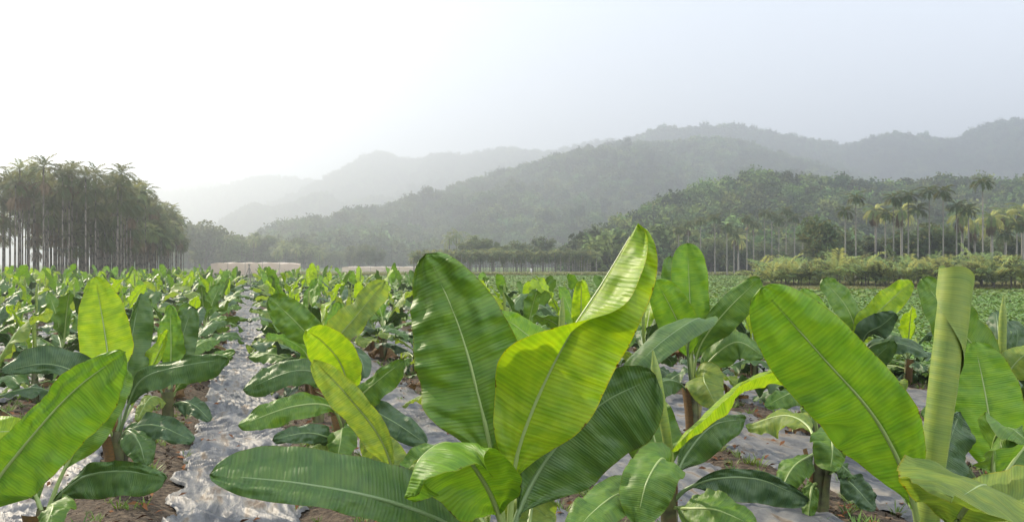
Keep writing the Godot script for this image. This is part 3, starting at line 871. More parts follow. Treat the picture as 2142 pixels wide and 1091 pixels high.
func ground_litter() -> void:
	rng.seed = 5
	# clods
	var g := Geo.new()
	var rows := []
	var tx := []
	for i in 5:
		var row := []
		var tr := []
		for k in 7:
			var a := TAU * (k % 6) / 6.0
			var e := -1.2 + 2.4 * i / 4.0
			row.append(Vector3(cos(a) * cos(e), sin(e) * 0.7, sin(a) * cos(e)) * (1.0 + 0.35 * sin(k % 6 * 2.3 + i * 1.7)))
			tr.append(Vector2(k / 6.0, i / 4.0))
		rows.append(row)
		tx.append(tr)
	g.grid(rows, tx, true)
	var places := []
	var tints := []
	for i in 14000:
		var d := 5.0 + 26.0 * pow(rng.randf(), 1.4)
		var q := 1.0 + 2.35 * rng.randi_range(-6, 5) + rng.randfn(0, 0.24)
		var s := 0.006 + 0.03 * pow(rng.randf(), 4.0)
		var p := row_point(q, d)
		p.y = 0.055
		places.append(Transform3D(Basis.from_euler(Vector3(rnd(0, 6), rnd(0, 6), rnd(0, 6))).scaled(Vector3(s, s, s)), p))
		var k := rnd(0.6, 1.7)
		tints.append(Color(k, k * 0.95, k * 0.9))
	many("soil_clods", g.mesh(), M.clod, places, tints, "crumbs and clods of brown soil lying along the rows", "soil")
	# dry leaf scraps
	g = Geo.new()
	g.strip(Vector3(-1, 0, 0), Vector3(0, 0.25, 0), Vector3(1, 0.05, 0.2), Vector3(0, 0.1, 0.35))
	places = []
	tints = []
	for i in 5000:
		var d := 5.0 + 22.0 * pow(rng.randf(), 1.3)
		var q := 1.0 + 2.35 * rng.randi_range(-6, 5) + rng.randfn(0, 0.42)
		var s := rnd(0.02, 0.075)
		var p := row_point(q, d)
		p.y = 0.075
		places.append(Transform3D(Basis.from_euler(Vector3(rnd(-0.5, 0.5), rnd(0, 6), rnd(-0.5, 0.5))).scaled(Vector3(s, s, s)), p))
		var k := rnd(0.5, 1.5)
		tints.append(Color(1.5 * k, 0.85 * k, 0.5 * k))
	many("dry_leaf_scraps", g.mesh(), M.clod, places, tints, "brown scraps of dry leaf scattered on soil and film", "leaf litter")
	# weeds
	g = Geo.new()
	for i in 16:
		var a := rnd(0, TAU)
		var out := Vector3(cos(a), 0, sin(a))
		var l := rnd(0.5, 1.0)
		var r := rnd(0.2, 0.7)
		g.strip(out * rnd(0, 0.25), out * (0.25 + r * 0.5) + Vector3(0, l * 0.65, 0), out * (0.3 + r) + Vector3(0, l, 0), Vector3(-sin(a), 0, cos(a)) * 0.045)
	places = []
	tints = []
	for i in 7000:
		var d := 6.0 + 30.0 * pow(rng.randf(), 1.2)
		var q := 1.0 + 2.35 * rng.randi_range(-7, 5) + rng.randfn(0, 0.26)
		if wob.get_noise_2d(q * 40.0, d * 16.0) < -0.08:
			continue
		var s := rnd(0.05, 0.18)
		var p := row_point(q, d)
		p.y = 0.03
		places.append(Transform3D(Basis(Vector3.UP, rnd(0, 6)).scaled(Vector3(s, s, s)), p))
		var k := rnd(0.7, 1.4)
		tints.append(Color(k * rnd(0.8, 1.2), k, k * 0.8))
	many("weeds", g.mesh(), M.grass, places, tints, "tufts of green weeds growing along the banana rows", "weeds")

func crop() -> void:
	rng.seed = 11
	var clump := func(n: int, size: float) -> ArrayMesh:
		var g := Geo.new()
		for i in n:
			var a := rnd(0, TAU)
			var out := Vector3(cos(a), 0, sin(a))
			var r := rnd(0.0, 0.22)
			var h := rnd(0.10, 0.30) - r * 0.3
			var tilt := rnd(-0.5, 0.6)
			var dirv := (out * cos(tilt) + Vector3.UP * sin(tilt)).rotated(Vector3.UP, rnd(-0.9, 0.9))
			var side := dirv.cross(Vector3.UP).normalized().rotated(dirv.normalized(), rnd(-0.4, 0.4))
			var b := out * r + Vector3.UP * h
			var s: float = size * rnd(0.7, 1.25)
			g.strip(b, b + dirv * s * 0.4, b + dirv * s, side * s * 0.46, Vector3.UP * s * 0.13)
		return g.mesh()
	var places := []
	var tints := []
	# dark earth under the crop
	var gg := Geo.new()
	var rows := []
	var tx := []
	for i in 80:
		var d := 3.0 + 170.0 * pow(i / 79.0, 1.6)
		var row := []
		var tr := []
		for k in 60:
			var x := lerpf(field_edge(d) - 0.2 - SLANT * d, 62.0 + 0.15 * d, k / 59.0)
			row.append(Vector3(x, 0.02 + 0.05 * wob.get_noise_2d(x * 20.0, d * 20.0), -d))
			tr.append(Vector2(x, d))
		rows.append(row)
		tx.append(tr)
	gg.grid(rows, tx)
	solo("crop_field", gg.mesh(), M.field, "level field under the low leafy crop", "", "", "structure")
	for i in 26000:
		var d := 9.0 + 43.0 * pow(rng.randf(), 0.72)
		var x := rnd(field_edge(d) - SLANT * d, 0.64 * d + 1.0)
		if 0.64 * d < 13.6 - SLANT * d:
			continue
		var s := rnd(0.8, 1.25)
		places.append(Transform3D(Basis(Vector3.UP, rnd(0, TAU)).scaled(Vector3(s, s * rnd(0.8, 1.15), s)), Vector3(x, 0.0, -d)))
		var k := rnd(0.75, 1.25)
		tints.append(Color(0.17 * k * rnd(0.8, 1.2), 0.30 * k, 0.05 * k))
	many("leafy_crop", clump.call(15, 0.15), M.tint_leaf, places, tints, "dense low crop with small bright green leaves beside the banana rows", "crop")
	places = []
	tints = []
	for i in 30000:
		var d := 50.0 + 108.0 * pow(rng.randf(), 0.75)
		var x := rnd(field_edge(d) - SLANT * d, 0.64 * d + 1.0)
		if d > 70.0 and x > 0.29 * d + 1.0:
			continue
		var s := rnd(1.0, 1.7)
		places.append(Transform3D(Basis(Vector3.UP, rnd(0, TAU)).scaled(Vector3(s, s * 0.8, s)), Vector3(x, 0.0, -d)))
		var k := rnd(0.75, 1.25)
		tints.append(Color(0.18 * k * rnd(0.8, 1.2), 0.29 * k, 0.05 * k))
	many("distant_crop", clump.call(14, 0.2), M.tint_leaf, places, tints, "far part of the low green crop reaching to the palm groves", "crop")
	# rough grass at the far border
	places = []
	tints = []
	var g := Geo.new()
	for i in 22:
		var a := rnd(0, TAU)
		var out := Vector3(cos(a), 0, sin(a))
		g.strip(out * rnd(0, 0.5), out * rnd(0.3, 0.7) + Vector3(0, 0.5, 0), out * rnd(0.4, 1.0) + Vector3(0, rnd(0.7, 1.0), 0), Vector3(-sin(a), 0, cos(a)) * 0.06)
	for i in 7000:
		var d := rnd(148.0, 168.0)
		var x := rnd(-60.0, 55.0)
		var s := rnd(0.4, 0.9)
		places.append(Transform3D(Basis(Vector3.UP, rnd(0, TAU)).scaled(Vector3(s * 1.4, s, s * 1.4)), Vector3(x, 0, -d)))
		var k := rnd(0.8, 1.3)
		tints.append(Color(0.20 * k * rnd(0.9, 1.3), 0.24 * k, 0.07 * k))
	for i in 5000:
		var d := rnd(70.0, 96.0)
		var x := rnd(0.27 * d, 0.66 * d)
		var s := rnd(0.25, 0.5)
		places.append(Transform3D(Basis(Vector3.UP, rnd(0, TAU)).scaled(Vector3(s * 1.4, s, s * 1.4)), Vector3(x, 0, -d)))
		var k := rnd(0.8, 1.3)
		tints.append(Color(0.20 * k * rnd(0.9, 1.3), 0.22 * k, 0.07 * k))
	many("rough_grass", g.mesh(), M.tint_leaf, places, tints, "yellowish rough grass under the palms at the field border", "grass")

# ------------------------------------------------------------------ palms
func frond(g: Geo, base: Vector3, az: float, elev: float, length: float, bend: float, pairs: int, leaflet: float, hang: float) -> void:
	var rad := Vector3(cos(az), 0, sin(az))
	var side := Vector3(-sin(az), 0, cos(az))
	var pts := []
	var pos := base
	var e := elev
	var n := 9
	for i in n:
		pts.append(pos)
		pos += (rad * cos(e) + Vector3.UP * sin(e)) * (length / (n - 1))
		e -= bend / (n - 1)
	var rr := []
	for i in n:
		rr.append(lerpf(0.03, 0.006, i / (n - 1.0)))
	g.tube(pts, rr, 3)
	for k in pairs:
		var t := 0.16 + 0.84 * (k + rng.randf() * 0.6) / pairs
		var p := curve(pts, t)
		var T := (curve(pts, minf(t + 0.05, 1.0)) - curve(pts, maxf(t - 0.05, 0.0))).normalized()
		var up := side.cross(T).normalized()
		if up.y < 0:
			up = -up
		var L := leaflet * (0.55 + 0.9 * sin(PI * clampf(t * 0.9 + 0.05, 0, 1))) * rnd(0.8, 1.15)
		for s in [-1.0, 1.0]:
			var dirv: Vector3 = (side * s * 0.8 + T * 0.65 + up * rnd(0.1, 0.45)).normalized()
			var midp: Vector3 = p + dirv * L * 0.5
			var tipp: Vector3 = p + dirv * L * 0.92 + Vector3.DOWN * L * hang * rnd(0.5, 1.2)
			g.strip(p, midp, tipp, T.cross(dirv).cross(dirv).normalized() * L * 0.075)

func crown_mesh(count: int, length: float, pairs: int, leaflet: float, low: float, high: float, bend: float, hang: float) -> ArrayMesh:
	var g := Geo.new()
	for k in count:
		frond(g, Vector3.ZERO, k * 2.4 + rnd(-0.3, 0.3), lerpf(high, low, k / (count - 1.0)) + rnd(-0.12, 0.12), length * rnd(0.85, 1.1), bend * rnd(0.8, 1.25), pairs, leaflet, hang)
	return g.mesh()

func trunk_mesh(h: float, r: float, lean: Vector3) -> ArrayMesh:
	var g := Geo.new()
	var p := []
	var q := []
	for i in 9:
		var t := i / 8.0
		p.append(Vector3(0, -0.3 + (h + 0.3) * t, 0) + lean * t * t)
		q.append(r * (1.25 - 0.4 * t + 0.35 * exp(-t * 14.0)))
	g.tube(p, q, 7)
	return g.mesh()

func grove() -> void:
	rng.seed = 21
	var crowns := []
	var skirts := []
	var trunks := []
	for k in 6:
		crowns.append(crown_mesh(12, 1.5, 13, 0.56, -0.5, 1.45, 1.1, 0.35))
		skirts.append(crown_mesh(6, 1.4, 10, 0.45, -1.3, -0.5, 0.5, 0.5))
		trunks.append(trunk_mesh(1.0, 1.0, Vector3(rnd(-0.02, 0.02), 0, rnd(-0.02, 0.02))))
	var A := Vector2(-36.5, -80.0)
	var B := Vector2(-60.5, -158.0)
	var along := (B - A).normalized()
	var out := Vector2(along.y, -along.x)
	if out.x > 0:
		out = -out
	var n := 0
	for i in 43:
		for j in 7:
			var w := A + along * (i * 1.95 + rnd(-0.35, 0.35)) + out * (j * 2.1 + rnd(-0.4, 0.4) + 0.8)
			var d := -w.y
			if absf(w.x) > 0.625 * d:
				continue
			var h := (rnd(9.4, 11.6) if rng.randf() < 0.5 else rnd(5.2, 9.6)) - 0.004 * (d - 80.0)
			if j == 0:
				h = rnd(5.4, 11.0)
			if rng.randf() < 0.06:
				h += 0.6
			var k := rng.randi() % 6
			var p := root_at("grove_palm", Vector3(w.x, 0, w.y), "slim dark palm in the dense tall grove beside the banana field", "palm", "palms of the dense tall grove")
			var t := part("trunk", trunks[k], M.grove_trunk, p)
			var r := rnd(0.055, 0.08)
			t.scale = Vector3(r, h, r)
			var c := part("crown", crowns[k], M.palm_leaf if rng.randf() < 0.2 else M.palm_dark, p)
			c.position = Vector3(0, h - 0.1, 0)
			c.rotation.y = rnd(0, TAU)
			var s := rnd(0.85, 1.15)
			c.scale = Vector3(s, s, s)
			var sk := part("dead_fronds", skirts[k], M.palm_dry if rng.randf() < 0.3 else M.palm_dark, p)
			sk.position = Vector3(0, h - rnd(0.5, 1.6), 0)
			sk.rotation.y = rnd(0, TAU)
			n += 1
	print("grove palms: ", n)
	# low grove in the distance
	for k in 110:
		var row := k % 4
		var x := -20.0 + 37.5 * (k / 110.0) + rnd(-0.3, 0.3)
		var d := 172.0 + row * 3.2 + rnd(-0.8, 0.8)
		x *= d / 172.0
		var h := rnd(3.4, 4.5)
		var q := rng.randi() % 6
		var p := root_at("areca_palm", Vector3(x, 0, -d), "short slim palm in the far low grove behind the green crop", "palm", "palms of the far low grove")
		var t := part("trunk", trunks[q], M.palm_trunk, p)
		t.scale = Vector3(0.075, h, 0.075)
		var c := part("crown", crowns[q], M.palm_dark if k % 3 else M.palm_leaf, p)
		c.position = Vector3(0, h - 0.1, 0)
		c.rotation.y = rnd(0, TAU)
		c.scale = Vector3(0.95, 0.95, 0.95)

func tall_palms() -> void:
	rng.seed = 31
	var fronds := []
	var droopers := []
	for k in 5:
		var g := Geo.new()
		frond(g, Vector3.ZERO, 0.0, 0.0, 1.35, 1.5, 16, 0.56, 0.45)
		fronds.append(g.mesh())
		g = Geo.new()
		frond(g, Vector3.ZERO, 0.0, 0.0, 2.3, 1.6, 22, 0.6, 0.7)
		droopers.append(g.mesh())
	var shaft := Geo.new()
	shaft.tube([Vector3(0, -0.9, 0), Vector3(0, -0.5, 0), Vector3(0, 0.0, 0), Vector3(0, 0.25, 0)], [0.085, 0.115, 0.09, 0.03], 7)
	var shaft_mesh := shaft.mesh()
	var list := [[1440, 470, 152], [1466, 462, 156], [1496, 456, 150], [1521, 476, 148], [1536, 490, 150], [1563, 458, 152], [1577, 470, 158], [1600, 446, 150], [1615, 452, 156], [1630, 461, 149], [1645, 442, 150], [1663, 455, 148], [1680, 488, 150],
		[1769, 443, 112], [1791, 415, 112], [1853, 449, 108], [1870, 416, 108], [1901, 411, 107], [1921, 440, 106], [1945, 402, 106], [1974, 402, 104], [2002, 433, 104], [2027, 440, 102], [2057, 383, 100], [2128, 470, 98], [2104, 490, 100], [1700, 500, 160], [1420, 480, 160]]
	for e in list:
		var top := at(e[0], e[1], e[2])
		var p := root_at("areca_palm", Vector3(top.x, 0, top.z), "tall slim palm with a bare pale trunk standing before the wooded hill", "palm", "tall bare trunked palms")
		var h := top.y
		var r := rnd(0.08, 0.095)
		part("trunk", trunk_mesh(h - 0.7, r, Vector3.ZERO), M.palm_trunk, p)
		var s := part("crownshaft", shaft_mesh, M.shaft, p)
		s.position = Vector3(0, h - 0.05, 0)
		var n := 9 + rng.randi() % 3
		for k in n:
			var f := part("frond", fronds[rng.randi() % 5], M.palm_dark, p)
			f.position = Vector3(0, h + 0.05, 0)
			f.rotation = Vector3(0, k * 2.4 + rnd(-0.3, 0.3), lerpf(1.25, -0.25, k / (n - 1.0)) + rnd(-0.1, 0.1))
			var q := rnd(0.85, 1.1)
			f.scale = Vector3(q, q, q)
		if rng.randf() < 0.2:
			var f := part("frond", fronds[0], M.palm_dry, p)
			f.position = Vector3(0, h - 0.7, 0)
			f.rotation = Vector3(0, rnd(0, 6), -1.2)
	var coco := [[1833, 440, 125], [1887, 440, 118], [2014, 450, 112], [2076, 455, 108], [2104, 450, 110], [2140, 440, 112], [1545, 500, 175], [2040, 470, 118]]
	for e in coco:
		var top := at(e[0], e[1], e[2])
		var p := root_at("coconut_palm", Vector3(top.x, 0, top.z), "palm with long drooping yellowish fronds and thicker trunk among the slim palms", "palm", "coconut palms among the slim ones")
		part("trunk", trunk_mesh(top.y, 0.16, Vector3.ZERO), M.palm_trunk, p)
		for k in 13:
			var f := part("frond", droopers[rng.randi() % 5], [M.palm_leaf, M.palm_yellow, M.palm_young, M.palm_dry][[0, 0, 1, 2, 0, 1, 2, 0, 1, 0, 1, 3, 3][k]], p)
			f.position = Vector3(0, top.y - 0.1, 0)
			f.rotation = Vector3(0, k * 2.4 + rnd(-0.3, 0.3), lerpf(1.3, -0.7, k / 12.0) + rnd(-0.1, 0.1))
	# young palms in a broad band
	var bushes := []
	for k in 6:
		bushes.append(crown_mesh(7, 2.3, 16, 0.7, 0.5, 1.5, 1.0, 0.35))
	for k in 88:
		var t := k / 87.0
		var row := k % 4
		var d := lerpf(80.0, 70.0, t) + row * 3.0 + rnd(-0.8, 0.8)
		var x := lerpf(0.285, 0.63, t) * d + rnd(-0.4, 0.4)
		var h := 0.25 + 1.2 * pow(rng.randf(), 1.3) + 0.35 * t
		var p := root_at("young_palm", Vector3(x, 0, -d), "young feathery palm in the low band along the crop's far edge", "palm", "young palms along the crop edge")
		part("trunk", trunk_mesh(h, 0.06, Vector3(rnd(-0.05, 0.05), 0, 0)), M.palm_yellow if k % 5 == 0 else M.grove_trunk, p)
		var c := part("crown", bushes[k % 6], [M.palm_young, M.palm_dark, M.palm_young, M.palm_leaf, M.palm_young][k % 5], p)
		c.position = Vector3(0, h - 0.05, 0)
		c.rotation.y = rnd(0, TAU)
		var s := rnd(0.7, 1.25)
		c.scale = Vector3(s, s * rnd(0.9, 1.2), s)

# ------------------------------------------------------------------ broad trees and hills
func crown_cloud(quads: int, size: float, lobes: int, rad: Vector3) -> ArrayMesh:
	# leaf sprays spread through several lobes of unequal size
	var g := Geo.new()
	var cs := []
	for i in lobes:
		var a := rnd(0, TAU)
		var r := sqrt(rng.randf()) * 0.62
		cs.append([Vector3(cos(a) * r * rad.x, rnd(0.25, 0.95) * rad.y, sin(a) * r * rad.z), rnd(0.28, 0.5)])
	for i in quads:
		var c: Array = cs[i % lobes]
		var dirv := Vector3(rng.randfn(), rng.randfn(), rng.randfn()).normalized()
		var rr: float = c[1] * pow(rng.randf(), 0.45)
		var p: Vector3 = c[0] + dirv * rr * Vector3(rad.x, rad.y * 0.7, rad.z)
		var a := Vector3(rng.randfn(), rng.randfn() * 0.6, rng.randfn()).normalized()
		var b := a.cross(Vector3(rng.randfn(), rng.randfn(), rng.randfn())).normalized()
		var s := size * rnd(0.6, 1.3)
		g.quad(p, a * s, b * s * 0.6)
	return g.mesh()

func plume_cloud(quads: int, size: float, rad: Vector3) -> ArrayMesh:
	# arching bamboo like plumes
	var g := Geo.new()
	for k in 9:
		var a := rnd(0, TAU)
		var out := Vector3(cos(a), 0, sin(a)) * rnd(0.3, 1.0)
		for i in quads / 9:
			var t := sqrt(rng.randf())
			var p := Vector3(out.x * rad.x * t * t, rad.y * (t - 0.25 * t * t * out.length()), out.z * rad.z * t * t) + Vector3(rng.randfn(), rng.randfn(), rng.randfn()) * 0.09 * rad.x
			var u := (out + Vector3(rng.randfn() * 0.5, -0.3, rng.randfn() * 0.5)).normalized()
			g.quad(p, u * size * rnd(0.7, 1.3), u.cross(Vector3(rng.randfn(), rng.randfn(), rng.randfn())).normalized() * size * 0.45)
	return g.mesh()

func limb_mesh(h: float, r: float) -> ArrayMesh:
	var g := Geo.new()
	var p := []
	var q := []
	for i in 6:
		var t := i / 5.0
		p.append(Vector3(0.1 * sin(t * 4.0), -0.3 + h * t, 0.1 * cos(t * 3.0)))
		q.append(r * (1.3 - 0.8 * t))
	g.tube(p, q, 6)
	for k in 5:
		var a := k * 1.3
		var s: Vector3 = p[2 + k % 3]
		g.tube([s, s + Vector3(cos(a) * h * 0.2, h * 0.2, sin(a) * h * 0.2), s + Vector3(cos(a) * h * 0.38, h * 0.5, sin(a) * h * 0.38)], [r * 0.5, r * 0.35, r * 0.1], 5)
	return g.mesh()

func tree_mats() -> Array:
	var out := []
	for c in [[0.055, 0.10, 0.030], [0.075, 0.125, 0.036], [0.10, 0.145, 0.042], [0.065, 0.10, 0.038]]:
		var m := mat(lin(c[0], c[1], c[2]), 0.8, 0.25)
		m.backlight_enabled = true
		m.backlight = Color(0.35, 0.35, 0.22)
		out.append(m)
	return out

func broad_trees() -> void:
	rng.seed = 41
	var tm := tree_mats()
	var crowns := []
	for k in 5:
		crowns.append(crown_cloud(1500, 0.30, 9, Vector3(3.6, 5.0, 3.6)))
	crowns.append(plume_cloud(1500, 0.36, Vector3(3.4, 6.5, 3.4)))
	var limbs := limb_mesh(4.5, 0.2)
	# [x pixel, distance, height]
	var spots := []
	for i in 26:
		spots.append([1705 + i * 18 + rnd(-8, 8), 122 + rnd(0, 28), rnd(5.0, 7.8)])
	for i in 26:
		spots.append([1290 + i * 17 + rnd(-8, 8), 182 + rnd(0, 30), rnd(6.0, 9.5)])
	for i in 14:
		spots.append([985 + i * 22 + rnd(-8, 8), 205 + rnd(0, 25), rnd(6.5, 10.0)])
	for e in [[1725, 118, 9.5], [1735, 128, 9.0], [1930, 120, 8.5], [1985, 122, 8.6], [1955, 130, 8.8], [1895, 122, 7.6], [2120, 120, 7.0]]:
		spots.append(e)
	for e in spots:
		var w := at(e[0], 0, e[1])
		w.y = 0
		var k := rng.randi() % 6
		var p := root_at("broadleaf_tree", w, "bushy green tree standing behind the palms at the foot of the hill", "tree", "bushy trees behind the palms")
		var s: float = e[2] / 8.0
		var l := part("trunk", limbs, M.bark, p)
		l.scale = Vector3(s, s, s)
		var c := part("crown", crowns[k], tm[rng.randi() % 4], p)
		c.position = Vector3(0, 1.6 * s, 0)
		c.rotation.y = rnd(0, TAU)
		c.scale = Vector3(s * rnd(0.85, 1.2), s, s * rnd(0.85, 1.2))
	# hazy trees beyond the net house
	var hazy := []
	for i in 15:
		hazy.append([395 + i * 9 + rnd(-6, 6), 330 + rnd(-30, 60), lerpf(21, 13, i / 14.0) + rnd(-2, 2)])
	for i in 22:
		hazy.append([470 + i * 15 + rnd(-6, 6), 340 + rnd(-30, 50), rnd(8, 13)])
	for e in [[545, 330, 16], [598, 335, 14], [612, 340, 15]]:
		hazy.append(e)
	for e in hazy:
		var w := at(e[0], 0, e[1])
		w.y = 0
		var p := root_at("broadleaf_tree", w, "pale hazy tree standing far behind the white net house", "tree", "hazy trees behind the net house")
		var s: float = e[2] / 8.0
		var l := part("trunk", limbs, M.bark, p)
		l.scale = Vector3(s, s, s)
		var c := part("crown", crowns[rng.randi() % 6], tm[rng.randi() % 4], p)
		c.position = Vector3(0, 0.8 * s, 0)
		c.rotation.y = rnd(0, TAU)
		c.scale = Vector3(s, s, s)
	# hazy coconut palms there
	var hc := crown_mesh(12, 3.4, 14, 0.9, -0.6, 1.2, 1.3, 0.6)
	var tr := trunk_mesh(1.0, 1.0, Vector3.ZERO)
	for e in [[472, 505, 300], [505, 512, 310], [530, 500, 305], [592, 515, 310], [620, 520, 315], [580, 525, 300], [650, 522, 320], [668, 530, 320], [940, 500, 260], [955, 492, 260], [985, 500, 262]]:
		var top := at(e[0], e[1], e[2])
		var p := root_at("coconut_palm", Vector3(top.x, 0, top.z), "hazy grey palm silhouette in the far tree belt under the hills", "palm", "hazy palms of the far tree belt")
		var t := part("trunk", tr, M.grove_trunk, p)
		t.scale = Vector3(0.17, top.y, 0.17)
		var c := part("crown", hc, M.palm_leaf, p)
		c.position = Vector3(0, top.y, 0)
		c.rotation.y = rnd(0, 6)

var forest_places := []
var forest_tints := []

func hill(called: String, ridge: Array, front: float, back: float, spur: float, tree: float, count: int, tone: Array, sd: int) -> void:
	rng.seed = sd
	var pts := []
	for e in ridge:
		var w := at(e[0], e[1], e[2])
		w.y -= tree * 0.8
		pts.append(w)
	var n := 110
	var nz := FastNoiseLite.new()
	nz.seed = sd
	nz.frequency = 1.0 / (front * 0.42)
	nz.fractal_octaves = 4
	var nb := 8
	var nf := 44
	var rows := []
	var tx := []
	var height := func(x: float, y: float, s: float, z: float) -> float:
		if s < 0.0:
			return y * (1.0 - 0.6 * s * s) + y * s * 0.25
		var prof := pow(1.0 - s, 1.25)
		return y * prof - 3.0 * s + spur * clampf(y / 90.0, 0.05, 1.0) * nz.get_noise_2d(x, z * 0.6) * sin(PI * minf(s, 1.0)) * 1.4
	for i in n + 1:
		var r: Vector3 = curve(pts, float(i) / n)
		var row := []
		var tr := []
		for j in nb + nf + 1:
			var s := (j - nb) / float(nf) if j >= nb else (j - nb) / float(nb)
			var z := r.z + (s * front if s >= 0 else s * back)
			row.append(Vector3(r.x, height.call(r.x, r.y, s, z), z))
			tr.append(Vector2(r.x, z))
		rows.append(row)
		tx.append(tr)
	var g := Geo.new()
	g.grid(rows, tx, true)
	var o := solo(called, g.mesh(), M.hill, "", "", "", "structure")
	var places := []
	var tints := []
	for i in count:
		var u := rng.randf()
		var s := rnd(-0.06, 1.0)
		if i % 5 == 0:
			s = rnd(-0.05, 0.06)
		var r: Vector3 = curve(pts, u)
		var z := r.z + s * (front if s >= 0 else back)
		var y: float = height.call(r.x, r.y, s, z)
		var k := tree / 10.0 * rnd(0.55, 1.25)
		if rng.randf() < 0.08:
			k *= 1.12
		places.append(Transform3D(Basis(Vector3.UP, rnd(0, TAU)).scaled(Vector3(k, k * rnd(0.8, 1.2), k)), Vector3(r.x, y - 1.2 * k, z)))
		var patch := 0.95 + 0.7 * nz.get_noise_2d(r.x * 2.0 + 500.0, z * 2.0)
		var b := rnd(0.45, 1.55) * patch
		tints.append(Color(tone[0] * b * rnd(0.8, 1.35), tone[1] * b, tone[2] * b * rnd(0.8, 1.2)))
	var cut := int(count * 0.55)
	many("hill_forest", forest_meshes[0], M.forest, places.slice(0, cut), tints.slice(0, cut), "dense green woodland covering the hillside", "forest")
	many("hill_forest", forest_meshes[1], M.forest, places.slice(cut, int(count * 0.8)), tints.slice(cut, int(count * 0.8)), "dense green woodland covering the hillside", "forest")
	many("hill_forest", forest_meshes[2], M.forest, places.slice(int(count * 0.8)), tints.slice(int(count * 0.8)), "dense green woodland covering the hillside", "forest")

var forest_meshes := []

func hills() -> void:
	rng.seed = 51
	forest_meshes = [crown_cloud(800, 0.6, 8, Vector3(5.0, 8.5, 5.0)), crown_cloud(760, 0.58, 7, Vector3(4.2, 10.0, 4.2)), plume_cloud(760, 0.55, Vector3(4.6, 11.0, 4.6))]
	var t1 := [0.13, 0.20, 0.05]
	var t2 := [0.11, 0.175, 0.055]
	var t3 := [0.10, 0.16, 0.055]
	# wooded foot hill behind the palms
	hill("foothill", [[1180, 545, 300], [1290, 480, 310], [1400, 425, 330], [1480, 400, 340], [1600, 372, 350], [1750, 385, 360], [1900, 390, 370], [2020, 388, 360], [2150, 380, 350], [2400, 360, 340]], 120.0, 80.0, 7.0, 11.0, 3400, t1, 101)
	# middle hill
	hill("middle_hill", [[640, 500, 800], [760, 450, 825], [880, 420, 850], [1000, 375, 875], [1120, 345, 900], [1220, 318, 912], [1330, 302, 925], [1420, 300, 925], [1510, 290, 937], [1610, 318, 950], [1700, 345, 962], [1790, 378, 975], [1900, 430, 1000]], 420.0, 180.0, 34.0, 15.0, 8500, t2, 102)
	# long mountain behind it
	hill("mountain", [[1180, 340, 1211], [1290, 300, 1234], [1380, 272, 1256], [1470, 268, 1256], [1540, 262, 1267], [1620, 280, 1267], [1700, 293, 1267], [1770, 306, 1256], [1850, 285, 1211], [1920, 287, 1189], [2000, 294, 1166], [2060, 268, 1144], [2120, 252, 1122], [2300, 245, 1099]], 450.0, 220.0, 42.0, 17.0, 8000, t3, 103)
	hill("far_ridge", [[560, 430, 1774], [680, 372, 1825], [740, 340, 1855], [795, 318, 1875], [850, 335, 1875], [920, 322, 1825], [990, 325, 1804], [1060, 308, 1774], [1140, 318, 1774], [1240, 298, 1723], [1330, 300, 1723], [1500, 310, 1723]], 560.0, 250.0, 50.0, 20.0, 5000, t3, 104)
	hill("low_far_hill", [[430, 480, 1437], [520, 430, 1475], [580, 432, 1487], [670, 405, 1500], [720, 428, 1500], [790, 410, 1500], [860, 430, 1475], [960, 440, 1437]], 320.0, 160.0, 20.0, 14.0, 3600, t3, 105)
	hill("hazy_ridge", [[60, 420, 2096], [250, 405, 2146], [340, 400, 2146], [440, 392, 2146], [500, 378, 2146], [555, 368, 2146], [640, 374, 2146], [740, 390, 2146], [860, 400, 2096]], 420.0, 200.0, 30.0, 16.0, 2600, t3, 106)
	hill("faint_peaks", [[100, 420, 2524], [300, 392, 2570], [365, 372, 2570], [400, 382, 2570], [438, 373, 2570], [500, 395, 2570], [620, 410, 2570]], 400.0, 200.0, 30.0, 16.0, 900, t3, 107)

